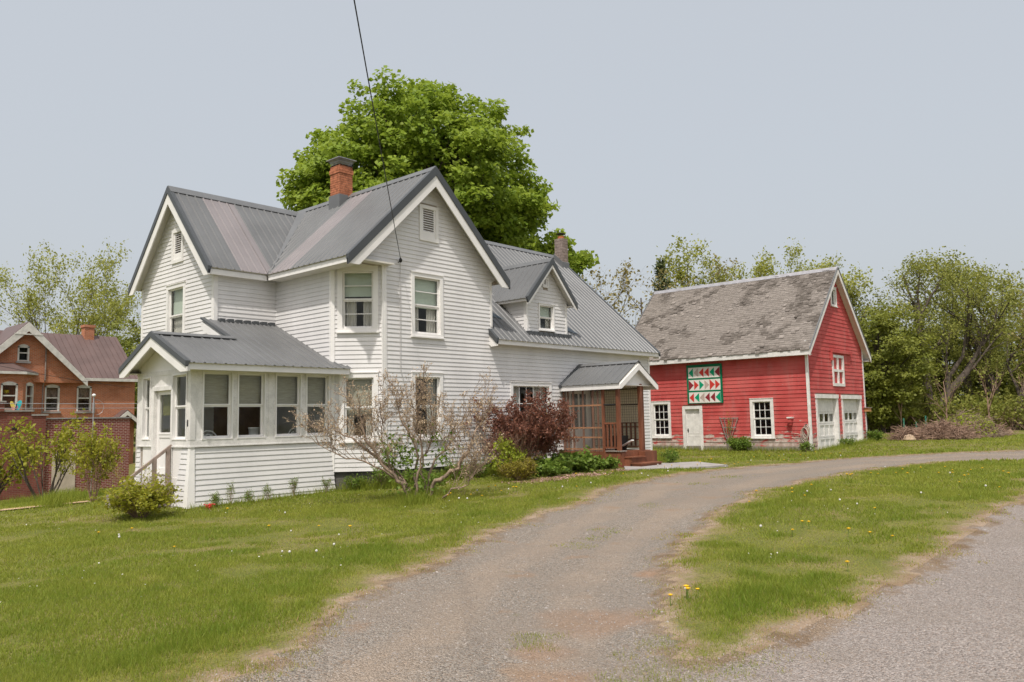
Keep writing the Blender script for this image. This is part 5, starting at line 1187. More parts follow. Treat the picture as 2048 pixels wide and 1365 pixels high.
# ---- big maple behind the house
rg = np.random.default_rng(42); MC = np.array((25.5, 28.8)); zb = gzf(*MC); tb = Tubes()
tb.add([(0, 0, -.2), (.05, 0, 2), (-.05, .1, 4.2), (0, 0, 6.5)], [.55, .42, .38, .30], 10)
cen = np.array((0, 0, 12.0-zb)); RX, RZ = 5.85, 5.6
cl = []
for _ in range(1320):
    v = unit(rg.normal(size=3)); rr = .42+.58*rg.random()**.45
    lump = 1+.045*math.sin(3*math.atan2(v[1], v[0])+v[2]*4)+.05*math.sin(7*v[0]+5*v[2]+2)+.05*rg.normal()
    q = cen+v*np.array((RX, RX, RZ if v[2] > 0 else 4.6))*rr*lump
    w3 = math.sin(1.25*q[0]+1.0)*math.sin(1.1*q[1]+2.0)+math.sin(1.45*q[2]+.6*q[0])*.8
    if w3 > 1.0 and rg.random() < .6: continue
    cl.append((q, .48+.36*rg.random()))
rgt = np.array((.67, -.742, 0)); rgt = rgt/np.linalg.norm(rgt)
for _ in range(75):
    v = unit(rg.normal(size=3)); q = rgt*6.3+np.array((0, 0, 9.0-zb))+v*np.array((1.7, 1.7, 1.4))*rg.random()**.4; cl.append((q, .5+.3*rg.random()))
P = []; T = []
for q, r in cl:
    n = int(62*(r/.6)**2); v = unit(rg.normal(size=(n, 3)))*(rg.random((n, 1))**.4)*r; v[:, 2] *= .6
    P.append(q+v); T.append(np.clip(.25+.4*rg.random(n)+.35*rg.random()+v[:, 2]*.25, 0, 1))
for i in range(170):
    q, r = cl[rg.integers(len(cl))]; s0 = np.array((0, 0, 4.0+2.6*rg.random())); mid = (s0+q)/2+np.array((0, 0, .8))+rg.normal(size=3)*.4
    tb.add([s0, s0*.6+mid*.4+rg.normal(size=3)*.1, mid, mid*.45+q*.55+rg.normal(size=3)*.25, q], [.17, .13, .08, .045, .015], 6)
tm = tb.mesh('maple_trunk'); tm.materials.append(MT['bark']); lm = leaf_mesh('maple_crown', np.concatenate(P), .24, rg, .45, cen, np.concatenate(T), .8, .3); lm.materials.append(LM['maple'])
place((tm, lm), 'maple_tree', (MC[0], MC[1], zb), 0, 1.0, 'tall dense green maple rising behind the white house', 'tree')

# ---- tree kinds, each used for several trees
def make_kind(seed, H, lev, per, leaf, mat, spread=.22, wob=.28, nch=(4, 6), trunk=.2, bark='bark', ang=.7, lenf=(.45, .7), trunkfrac=.55, up=.3, multi=1):
    rg = np.random.default_rng(seed); tb = Tubes(); tips = []
    for k in range(multi):
        d = np.array((rg.normal()*.12, rg.normal()*.12, 1.)) if multi == 1 else np.array((math.cos(k*2.1+.4)*.35, math.sin(k*2.1+.4)*.35, 1.))
        grow(rg, tb, (rg.normal()*.1*(multi > 1), rg.normal()*.1*(multi > 1), -.2), d, H*trunkfrac*(1.25 if multi > 1 else 1.2), trunk/math.sqrt(multi)*1.2, lev, tips, wob, nch, .03, ang, 8, lenf, 7, .6, .28)
    P = tipleaves(rg, tips, per, spread); a = tb.mesh('trunk'); a.materials.append(MT[bark]); b = leaf_mesh('crown', P, leaf, rg, up); b.materials.append(LM[mat])
    zm = P[:, 2].max() if len(P) else H
    return a, b, zm
KD = {'spring': make_kind(1, 12, 3, 15, .17, 'spring', .22, .3, (5, 7), .18),
      'spring2': make_kind(2, 12, 3, 11, .15, 'spring', .2, .22, (5, 7), .17, ang=.5, multi=5),
      'wood': make_kind(3, 12, 3, 17, .155, 'wood', .28, .35, (5, 7), .22),
      'wood2': make_kind(4, 12, 3, 17, .155, 'wood', .3, .35, (5, 7), .2, ang=.9),
      'bare': make_kind(5, 11, 3, 2.6, .17, 'olive', .15, .4, (5, 7), .16, ang=.8, multi=2),
      'olive': make_kind(6, 12, 3, 7, .2, 'olive', .22, .38, (5, 7), .2, ang=.85)}
def dense_kind(seed, mat, nclump=330, per=70, leaf=.165):
    rg = np.random.default_rng(seed); tb = Tubes(); tb.add([(0, 0, -.2), (.1, 0, 1.5), (0, .1, 4), (.1, 0, 7)], [.22, .18, .12, .05], 8); P = []; T = []
    for _ in range(nclump):
        v = unit(rg.normal(size=3)); rr = .4+.6*rg.random()**.5; lump = 1+.16*math.sin(4*math.atan2(v[1], v[0])+3*v[2])+.06*rg.normal()
        q = np.array((0, 0, 4.6))+v*np.array((3.1, 3.1, 3.9))*rr*lump; r = .45+.35*rg.random(); n = per
        w = unit(rg.normal(size=(n, 3)))*(rg.random((n, 1))**.4)*r; w[:, 2] *= .6; P.append(q+w); T.append(np.clip(.2+.4*rg.random(n)+.4*rg.random()+.2*w[:, 2], 0, 1))
        if rg.random() < .25: tb.add([(0, 0, 1.5+3*rg.random()), (q*.6+np.array((0, 0, 1.2))), q], [.06, .035, .01], 5)
    P = np.concatenate(P); k = P[:, 2] > .25; a = tb.mesh('trunk'); a.materials.append(MT['bark']); b = leaf_mesh('crown', P[k], leaf, rg, .4, np.array((0, 0, 4.6)), np.concatenate(T)[k], .8, .3); b.materials.append(LM[mat]); return a, b, P[:, 2].max()
KD['dense'] = dense_kind(8, 'dense', 300, 80)
def pine_kind(seed):
    rg = np.random.default_rng(seed); tb = Tubes(); tb.add([(0, 0, -.2), (0, 0, 6), (0, 0, 12)], [.2, .13, .02], 8); P = []
    for z in np.arange(2, 11.8, .33):
        R = 2.3*(1-z/12.3)**.75*(.7+.5*rg.random())
        for k in range(7):
            t = rg.random()*6.28; e = np.array((R*math.cos(t), R*math.sin(t), z+.25*R)); tb.add([(0, 0, z), e*.5+np.array((0, 0, z*.5)), e], [.03, .02, .006], 4); n = int(14+16*R)
            f_ = (.3+.7*rg.random(n))[:, None]; P.append(np.array((0, 0, z))*(1-f_)+e*f_+rg.normal(size=(n, 3))*.13)
    P = np.concatenate(P); a = tb.mesh('trunk'); a.materials.append(MT['bark']); b = leaf_mesh('crown', P, .26, rg, .2, None, None, .35); b.materials.append(LM['pine']); return a, b, 12.0
KD['pine'] = pine_kind(9)
TREES = [('spring2', 'leafing_tree', 27.2, 77.8, 18.4, .82, .3, 'airy pale green tree rising behind the brick house roof', 'tree'),
         ('dense', 'dense_tree', 28.5, 66.0, 11.0, 1.0, 2.2, 'dark bushy tree between brick house and white house', 'tree'),
         ('bare', 'bare_tree', 41.3, 29.3, 11.8, 1.0, .5, 'nearly bare tree just right of the white house roof', 'tree'),
         ('bare', 'bare_tree', 44.0, 27.4, 12.0, .9, 2.9, 'second nearly bare tree left of the pine behind the barn', 'tree'),
         ('olive', 'leafing_tree', 46.0, 32.5, 10.5, 1.0, 2.0, 'olive budding tree low between house roof and barn roof', 'tree'),
         ('pine', 'pine_tree', 48.1, 29.2, 12.7, .9, 0, 'narrow dark pine behind the left end of the barn', 'tree'),
         ('wood', 'leafing_tree', 45.5, 26.3, 9.6, .9, 1.0, 'green tree in front of the pine behind the barn', 'tree'),
         ('spring', 'leafing_tree', 53.3, 27.9, 15.0, 1.0, .8, 'tallest pale green tree above the barn roof', 'tree'),
         ('spring', 'leafing_tree', 56.7, 26.9, 13.9, .95, 2.4, 'pale green tree above the middle of the barn ridge', 'tree'),
         ('spring2', 'leafing_tree', 56.5, 24.2, 14.0, .9, 4.0, 'thin pale tree above the right part of the barn ridge', 'tree'),
         ('spring', 'leafing_tree', 57.3, 20.5, 13.4, 1.1, 5.1, 'pale green tree behind the barn gable peak', 'tree'),
         ('dense', 'dense_tree', 51.6, 16.3, 8.6, 1.15, .4, 'dense dark green tree right beside the barn gable', 'tree'),
         ('dense', 'dense_tree', 56.5, 18.9, 8.0, 1.1, 3.4, 'dense green tree behind the barn right corner', 'tree'),
         ('wood2', 'leafing_tree', 62.9, 14.3, 13.0, 1.0, .2, 'tall green tree right of the forked trunk', 'tree'),
         ('wood', 'leafing_tree', 62.5, 11.6, 12.4, 1.0, 1.9, 'tall green tree near the right edge of the wood', 'tree'),
         ('wood', 'leafing_tree', 60.0, 16.9, 11.0, 1.0, 3.3, 'green tree behind the forked trunk', 'tree'),
         ('wood2', 'leafing_tree', 66.0, 12.6, 13.0, .95, 4.4, 'tall green tree deep in the right wood', 'tree'),
         ('olive', 'leafing_tree', 58.4, 10.6, 9.5, 1.0, 5.2, 'brownish budding tree low at the right edge', 'tree'),
         ('wood2', 'leafing_tree', 67.0, 9.6, 12.8, 1.0, .9, 'green tree cut by the right picture edge', 'tree'),
         ('wood', 'leafing_tree', 73.5, 8.5, 13.0, 1.0, 2.7, 'green tree beyond the right picture edge', 'tree'),
         ('dense', 'dense_tree', 66.5, 16.5, 9.0, 1.2, 5.5, 'dark filling tree deep behind the forked trunk', 'tree'),
         ('dense', 'dense_tree', 71.0, 12.5, 8.8, 1.25, 1.2, 'dark filling tree deep in the wood at right', 'tree'),
         ('dense', 'dense_tree', 70.0, 21.0, 9.0, 1.2, 2.6, 'dark filling tree far behind the barn corner', 'tree'),
         ('wood', 'leafing_tree', 60.5, 13.0, 7.0, 1.0, 4.9, 'low green tree under the tall trees at right', 'tree'),
         ('dense', 'dense_tree', 63.5, 9.3, 6.5, 1.1, 3.9, 'low dark tree under the tall trees near the right edge', 'tree')]
for kd, nm, x, y, top, wd, rz, lab, cat in TREES:
    a, b, zm = KD[kd]; g = t1(x, y); s = (top-g)/zm; place((a, b), nm, (x, y, g), rz, (s*wd, s*wd, s), lab, cat, 'trees round the yard' if x < 40 else 'trees of the wood')
# ---- the old forked tree
rg = np.random.default_rng(77); tb = Tubes(); tips = []
rr_ = np.array((.67, -.742, 0.)); rr_ /= np.linalg.norm(rr_)
FT = np.array((55.6, 14.5)); zg = t1(*FT)
def limb(pts, rad): tb.add([rr_*p[0]+np.array((0, 0, p[1]))+np.array((.74, .666, 0))*(p[2] if len(p) > 2 else 0) for p in pts], rad, 9)
limb([(-.1, -.2), (-.15, 1.2), (-.2, 3.0), (-.25, 5.0), (-.45, 7.2), (-.4, 9.0)], [.36, .29, .24, .19, .14, .06])
limb([(.2, -.2), (.5, 1.4), (1.3, 2.6), (2.3, 3.6), (3.2, 5.0), (4.0, 6.6)], [.34, .30, .26, .21, .13, .05])
limb([(.9, 2.0), (1.2, 3.4), (2.2, 4.7), (2.6, 6.8)], [.2, .16, .11, .04])
for p, d, L in (((-.3, 5.0), (-.8, .9), 3.6), ((-.4, 7.0), (-.7, 1.0), 3.0), ((-.4, 7.2), (.6, 1.0), 3.2), ((-.25, 4.2), (.7, .8), 3.4), ((3.2, 5.0), (.8, .9), 3.2), ((2.3, 3.6), (1.0, .5), 3.4), ((2.5, 6.2), (-.2, 1), 3.0), ((1.2, 3.4), (-.4, 1.0), 3.0), ((3.9, 6.4), (.2, 1), 2.6), ((-.4, 8.8), (.1, 1), 2.4)):
    grow(rg, tb, rr_*p[0]+np.array((0, 0, p[1])), rr_*d[0]+np.array((rg.normal()*.3, rg.normal()*.3, d[1])), L, .10, 2, tips, .35, (5, 6), .02, .8, 6)
P = tipleaves(rg, tips, 15, .22); a = tb.mesh('trunk'); a.materials.append(MT['bark']); b = leaf_mesh('crown', P, .16, rg, .3); b.materials.append(LM['wood'])
place((a, b), 'forked_tree', (FT[0], FT[1], zg), 0, 1.0, 'old tree with dark forked leaning trunk at the wood edge', 'tree')
# ---- thin bare saplings and brambles along the wood edge
sap = make_kind(12, 6, 2, 3, .14, 'wood', .15, .35, (5, 7), .06, 'twig', .6)
for k, (x, y, tp, lab) in enumerate(((52.2, 12.9, 4.5, 'thin sapling left of the forked trunk'), (53.9, 10.9, 5.2, 'thin sapling right of the forked trunk'), (55.8, 9.2, 5.0, 'thin sapling behind the big brush pile'), (57.5, 7.9, 5.5, 'thin sapling close to the right edge'), (50.6, 15.0, 3.6, 'thin sapling below the dense tree beside the barn'))):
    g = t1(x, y); s = (tp-g)/sap[2]; place(sap[:2], 'sapling', (x, y, g), k*1.3, s, lab, 'sapling', 'saplings at the wood edge')
rg = np.random.default_rng(13); tb = Tubes(); P = []
for k in range(1500):
    t = rg.random(); x = 50.5+t*9.5+rg.random()*6; y = 16.5-t*11.5+rg.random()*4.5; z = gzf(x, y); h = .5+1.3*rg.random()
    e = np.array((x+rg.normal()*.6, y+rg.normal()*.6, z+h)); tb.add([(x, y, z-.05), ((x+e[0])/2, (y+e[1])/2, z+h*.7), e], [.018, .012, .005], 3)
    n = rg.poisson(13); P.append(e+rg.normal(size=(n, 3))*np.array((.4, .4, .4)))
P = np.concatenate(P); P = P[P[:, 2] > .45]
me = tb.mesh('brambles'); tag(link_mesh('undergrowth_stems', me, MT['twig']), 'tangled dry stems of undergrowth along the wood edge', 'undergrowth', kind='stuff')
tag(link_mesh('undergrowth', (lambda m: m)(leaf_mesh('undergrowth', P, .2, rg, .3)), LM['wood']), 'leafy green undergrowth along the foot of the wood', 'undergrowth', kind='stuff')

# ---- shrubs by the house
def shrub(name, x, y, H, spread, nst, lev, per, leaf, mat, label, bark='twig', seed=1, lenf=(.45, .7), wob=.3, sp=.05, nch=(4, 6), r=.018, grav=0, up=.3, cat='shrub', ang=.6, nm=('stems', 'foliage')):
    rg = np.random.default_rng(seed); tb = Tubes(); tips = []
    for k in range(nst):
        t = k*2.4+rg.random(); o = spread*(.3+.7*rg.random()); d = np.array((math.cos(t)*o, math.sin(t)*o, H)); grow(rg, tb, (math.cos(t)*.12*spread, math.sin(t)*.12*spread, -.03), d, np.linalg.norm(d)*(.75+.3*rg.random()), r*(.8+.4*rg.random()), lev, tips, wob, nch, grav, ang, 5, lenf, 6, .6, .25)
    P = tipleaves(rg, tips, per, sp); P = P[P[:, 2] > .02]; a = tb.mesh('stems'); a.materials.append(MT[bark]); b = leaf_mesh('foliage', P, leaf, rg, up); b.materials.append(LM[mat])
    cen_ = np.median(P[:, :2], 0); zs_ = H/max(.05, np.percentile(P[:, 2], 97)); rs_ = spread/max(.05, np.percentile(np.hypot(P[:, 0]-cen_[0], P[:, 1]-cen_[1]), 94))
    return place((a, b), name, (x, y, t1(x, y)), 0, (rs_, rs_, zs_), label, cat, None, nm)
# the half bare shrub on the lawn
rg = np.random.default_rng(5); tb = Tubes(); tips = []; SX, SY = 11.05, 12.55; rv = np.array((.67, -.742, 0.)); rv /= np.linalg.norm(rv); dv = np.array((.742, .67, 0.))
def L_(pts, rad, n=7): tb.add([rv*p[0]+dv*p[1]+np.array((0, 0, p[2])) for p in pts], rad, n); return [rv*p[0]+dv*p[1]+np.array((0, 0, p[2])) for p in pts]
mains = []
def M_(pts, rad):
    pts = np.array(pts, float); rad = np.array(rad)*.8; t = np.linspace(0, len(pts)-1, len(pts)*3); q = np.stack([np.interp(t, np.arange(len(pts)), pts[:, k]) for k in range(3)], -1)
    q[1:-1] += rg.normal(size=(len(q)-2, 3))*.028; r = np.interp(t, np.arange(len(pts)), rad)*(1+.12*rg.normal(size=len(q))); mains.append(L_(q, r))
for pts, rad in (([(-.12, 0, -.05), (-.3, .05, .3), (-.52, .1, .62), (-.9, .1, .92), (-1.3, .0, 1.25), (-1.75, .0, 1.55)], [.055, .05, .042, .034, .024, .01]),
         ([(-.18, 0, -.05), (-.35, -.1, .4), (-.72, -.15, .8), (-1.05, -.2, 1.3), (-1.2, -.2, 1.9)], [.05, .045, .036, .024, .01]),
         ([(-.05, .1, -.05), (-.12, .2, .5), (-.1, .3, 1.0), (-.35, .35, 1.5), (-.5, .4, 2.0)], [.045, .038, .03, .02, .01]),
         ([(.15, 0, -.05), (.28, -.05, .28), (.62, -.05, .55), (.95, 0, .85), (1.05, .0, 1.2), (1.25, .1, 1.55), (1.3, .1, 1.95)], [.06, .055, .05, .046, .036, .022, .01]),
         ([(.12, .05, -.05), (.15, .15, .4), (.4, .2, .95), (.75, .3, 1.25), (.95, .35, 1.8)], [.045, .035, .025, .018, .01]),
         ([(.2, -.1, 0), (.6, -.3, .12), (1.0, -.35, .35), (1.35, -.3, .75)], [.025, .02, .015, .007]),
         ([(-.02, -.1, 0), (-.02, -.2, .5), (.1, -.2, 1.0), (-.05, -.2, 1.5), (.05, -.2, 1.95)], [.04, .03, .024, .018, .008]),
         ([(-.25, .0, .3), (-.8, -.3, .7), (-1.5, -.4, .95), (-2.0, -.4, 1.2)], [.03, .022, .014, .006]),
         ([(-.2, .1, .2), (-.6, .3, .7), (-.85, .4, 1.3), (-.8, .4, 1.95)], [.03, .024, .016, .007]),
         ([(.1, .1, .2), (.0, .3, .8), (.25, .35, 1.3), (.2, .4, 2.0)], [.03, .024, .016, .007])): M_(pts, rad)
for m_ in mains:
    n_ = len(m_); k0 = n_//3
    for j in range(21):
        i = rg.integers(k0, n_-1); f_ = rg.random(); q = m_[i]*(1-f_)+m_[i+1]*f_; dd = unit(m_[i+1]-m_[i]); nd = dd*.7+rg.normal(size=3)*.55+np.array((0, 0, .6))
        grow(rg, tb, q, nd, .4+.45*rg.random(), .007, 2, tips, .4, (3, 5), .05, .6, 4, (.4, .7), 5, .6, .2)
P = tipleaves(rg, tips, 2.0, .018); ha, hb_ = tb.mesh('branches'), leaf_mesh('buds', P, .034, rg, .2, None, None, .7); ha.materials.append(MT['barkpale']); hb_.materials.append(LM['bud'])
Pg = np.concatenate([rv*c[0]+dv*c[1]+np.array((0, 0, c[2]))+rg.normal(size=(n, 3))*s for c, n, s in (((.0, 0, .55), 90, (.3, .2, .2)), ((-.55, .1, 1.05), 130, (.14, .14, .15)), ((-.25, .1, .85), 150, (.12, .12, .2)), ((-.62, 0, .85), 70, (.1, .1, .1)), ((.55, .1, .95), 70, (.2, .15, .14)), ((.3, .1, 1.25), 40, (.2, .15, .1)), ((.05, 0, .25), 160, (.25, .2, .12)))])
Pg2 = leaf_mesh('leaves', Pg, .075, rg, .3, None, None, .75); Pg2.materials.append(LM['green'])
place((ha, hb_, Pg2), 'bare_shrub', (SX, SY, t1(SX, SY)), 0, 1.0, 'large half bare shrub with twisted branches on the lawn', 'shrub', None, ('branches', 'buds', 'leaves'))
shrub('barberry_bush', 16.15, 14.0, 1.85, 1.2, 60, 2, 12, .075, 'barb', 'dark red barberry bush below the kitchen window', seed=21, r=.014, sp=.05, nch=(4, 6), grav=-.015, lenf=(.35, .55), ang=.5)
shrub('dry_twig_bush', 15.45, 13.95, 1.25, .95, 34, 2, 1.6, .05, 'barb', 'dead brown twigs on the left of the barberry bush', seed=22, r=.016, sp=.03, grav=-.02, ang=.4)
shrub('lime_shrub', 14.95, 13.65, .95, .45, 9, 2, 4, .10, 'lime', 'bright lime leaved shrub before the barberry bush', seed=23, r=.01, sp=.06)
shrub('lime_sprout', 17.6, 14.35, 1.75, .22, 3, 1, 5, .09, 'lime', 'lime sprig poking above the barberry bush', seed=24, r=.008, sp=.05)
shrub('golden_bush', 14.5, 12.85, .45, .46, 60, 1, 18, .04, 'juniper', 'small rounded golden green bush at the bed edge', seed=25, r=.006, sp=.035)
shrub('perennial_clump', 16.0, 13.15, .42, .55, 40, 1, 10, .12, 'green', 'leafy green perennials left of the side entry', seed=26, r=.005, sp=.05)
shrub('perennial_clump', 17.0, 13.2, .48, .55, 46, 1, 10, .12, 'green', 'leafy green perennials in the middle of the flower bed', seed=27, r=.005, sp=.05)
shrub('perennial_clump', 18.2, 13.15, .30, .5, 30, 1, 9, .10, 'green', 'low green perennials by the side entry corner', seed=28, r=.004, sp=.04)
shrub('perennial_clump', 15.3, 12.75, .32, .38, 24, 1, 9, .09, 'green', 'low green plants right of the golden bush', seed=29, r=.004, sp=.04)
shrub('weed_clump', 21.2, 12.75, .4, .25, 14, 1, 9, .08, 'green', 'green weeds at the right foot of the side entry steps', seed=30, r=.004, sp=.04)
for k, (x, y, h, lab) in enumerate(((11.75, 15.55, .55, 'tall weeds at the porch corner foundation'), (12.15, 15.1, .5, 'weeds under the cut corner of the house'), (12.75, 14.85, .42, 'weeds left of the lower gable window'), (13.4, 14.8, .4, 'weeds below the lower gable window'), (14.2, 14.75, .42, 'weeds right of the lower gable window'), (14.8, 14.6, .4, 'weeds near the dead twigs'), (13.0, 14.4, .3, 'low weeds behind the bare shrub'))):
    shrub('weed_clump', x, y, h*(.6+.7*((k*37) % 10)/10), .3, 14, 1, 7, .06, 'green', lab, seed=40+k, r=.004, sp=.05)
for k, x in enumerate((8.35, 8.7, 9.1, 9.55, 10.2, 11.05)):
    shrub('weed_stalk', x, 15.78, .28+.14*(k % 3 == 1)+.05*k % .1, .12, 10, 1, 8, .03, 'green', ['first', 'second', 'third', 'fourth', 'fifth', 'last'][k]+' weed tuft from the left along the porch wall', seed=60+k, r=.003, sp=.03, cat='weed')
shrub('forsythia_bush', 6.7, 15.5, .62, .62, 34, 2, 3.6, .085, 'bush', 'yellow green bush crowding the front porch steps', seed=71, r=.012, sp=.06)
shrub('tall_shrub', 7.45, 19.7, 1.55, .52, 15, 2, 6, .10, 'bush', 'upright yellow green shrub left of the front porch', seed=72, r=.016, sp=.07)
shrub('rose_cane', 7.3, 16.5, .85, .4, 5, 2, 2.2, .05, 'bush', 'thin rose canes before the porch corner', seed=74, r=.007, sp=.05)
shrub('rose_cane', 7.45, 18.4, 1.0, .3, 4, 2, 2.2, .05, 'bush', 'thin rose canes left of the porch door', seed=75, r=.007, sp=.05)
shrub('lilac_bush', 9.0, 27.6, 2.6, 1.5, 8, 2, 10, .15, 'bush', 'open branched shrub with leaf tufts before the brick garage', 'bark', seed=76, r=.045, sp=.13, lenf=(.4, .6), ang=.6, nch=(3, 5))
shrub('lilac_bush', 7.9, 29.2, 2.3, 1.4, 8, 2, 10, .15, 'bush', 'open branched shrub cut by the left picture edge', 'bark', seed=77, r=.045, sp=.13, lenf=(.4, .6), ang=.6, nch=(3, 5))
shrub('barn_shrub', 30.1, 15.05, .5, .45, 34, 1, 16, .09, 'green', 'small round green shrub at the foot of the barn', seed=78, r=.006, sp=.05)
shrub('trellis_vine', 30.55, 15.6, 1.45, .12, 4, 1, 9, .09, 'bush', 'leafy vine climbing the trellis on the barn', seed=79, r=.008, sp=.07)
shrub('barn_weed', 37.2, 12.1, .45, .4, 16, 1, 10, .09, 'green', 'weeds at the far right foot of the barn', seed=80, r=.005, sp=.05)
shrub('barn_weed', 33.9, 12.1, .3, .3, 12, 1, 8, .07, 'green', 'weeds between the two garage doors', seed=81, r=.004, sp=.04)
shrub('barn_weed', 30.4, 12.4, .35, .3, 12, 1, 9, .07, 'green', 'weeds at the near barn corner', seed=82, r=.004, sp=.04)
# ---- brush piles by the wood
def brush(x, y, rx, rz_, H, n, label, mat='twig', seed=1, leaves=0, lm_='spring'):
    rg = np.random.default_rng(seed); tb = Tubes(); g = t1(x, y)
    for k in range(n):
        u = rg.random()**.5; t = rg.random()*6.28; px_, py_ = rx*u*math.cos(t), rz_*u*math.sin(t); hz = H*(1-u**2)*rg.random(); d = rg.normal(size=3)*np.array((1, 1, .35)); d = d/np.linalg.norm(d)*(.25+.45*rg.random())
        c = np.array((px_, py_, hz+.05)); tb.add([c-d, c+rg.normal(size=3)*.06, c+d+np.array((0, 0, -.05))], [.012, .011, .006], 3)
    a = tb.mesh('twigs'); a.materials.append(MT[mat]); b = None
    if leaves:
        v = unit(rg.normal(size=(leaves, 3)))*rg.random((leaves, 1))**.3; v[:, 2] = np.abs(v[:, 2]); b = leaf_mesh('leaves', v*np.array((rx, rz_, H)), .13, rg, .4); b.materials.append(LM[lm_])
    m_ = MB(); m_.lathe((0, 0, -.05), [(min(rx, rz_)*.85, 0), (min(rx, rz_)*.8, H*.35), (min(rx, rz_)*.45, H*.7), (.05, H*.8)], 14); cm = bpy.data.meshes.new('core'); cm.from_pydata(m_.v, [], m_.f); cm.materials.append(MT['darkwood'])
    place((a, b, cm), 'brush_pile', (x, y, g), 0, 1, label, 'brush pile', 'brush piles by the wood', ('twigs', 'leaves', 'core'))
brush(38.2, 10.95, .65, .65, .5, 420, 'leftmost small grey brown brush pile by the wood', seed=1); brush(39.7, 10.05, 1.1, 1.2, .75, 1300, 'long brown brush pile in the middle by the wood', seed=2)
brush(42.2, 9.55, 1.5, 1.3, 1.15, 600, 'largest brush pile, overgrown with green leaves', 'barkpale', 3, 1500, 'lime'); brush(44.4, 8.9, .6, .6, .45, 300, 'rightmost low brush pile by the wood', seed=4)
MT['stake'] = mk('green_stake', (.05, .20, .14), .5, .1, 3.0)
for k, (x, y, h) in enumerate(((41.8, 12.2, .95), (41.1, 11.45, .8), (42.5, 11.4, 1.05))):
    g = t1(x, y); m_ = MB(); m_.tube([(x, y, g-.1), (x, y, g+h*.6), (x+.01, y, g+h)], .035, 6); m_.box(x-.05, y-.01, g+h-.12, x+.05, y+.01, g+h-.08); tag(m_.build('fence_stake', MT['stake'], None, (x, y, g)), ['green metal stake left of the long brush pile', 'short green stake before the long brush pile', 'green metal stake left of the overgrown brush pile'][k], 'stake', 'green stakes by the wood')
m_ = MB(); rr = random.Random(2); cx, cy = 37.5, 10.75; g = t1(cx, cy); m_.lathe((cx, cy, g-.05), [(.22, 0), (.27, .1), (.2, .25), (.05, .32)], 7); tag(m_.build('field_stone', mk('tan_stone', (.45, .34, .24), .9, .2, 4.0, 15, .5), None, (cx, cy, g)), 'pale tan stone at the left end of the brush piles', 'stone')
# ------------------------------------------------------------------ lawn grass, flowers, loose stones, mulch
rg = np.random.default_rng(99)
fw = np.array((.7435, .6687))
def in_house(x, y):
    a = (x > X0-.1) & (x < X3) & (y > YS-.02+np.maximum(0, XC-x)) & (y < 23.6); b = (x > PX-.1) & (x < X0+.2) & (y > Y2-.1) & (y < 22.7); c = (x > EX0-.1) & (x < EX1+.1) & (y > EYF-.5) & (y < YS)
    lx, ly = x-BX, y-BY; d = (lx > -.03) & (lx < BW+.1) & (ly > -.03) & (ly < BL); return a | b | c | d
def scatter(dmin, dmax, dens, half=.72):
    n = int(dens*half*(dmax**2-dmin**2)); r = np.sqrt(dmin**2+(dmax**2-dmin**2)*rg.random(n)); t = (rg.random(n)*2-1)*half; h = math.atan2(fw[1], fw[0])
    return r*np.cos(h+t), r*np.sin(h+t), r
WEED = np.array([(9.96, 7.13, .28), (8.66, 6.73, .3), (9.3, 6.95, .2), (4.89, 4.27, .3), (15.9, 9.0, .4), (18.0, 9.2, .5), (6.2, 3.95, .18), (12.5, 8.0, .3), (4.75, 2.98, .4), (5.15, 3.05, .5), (5.5, 3.05, .5), (4.35, 2.85, .25)])
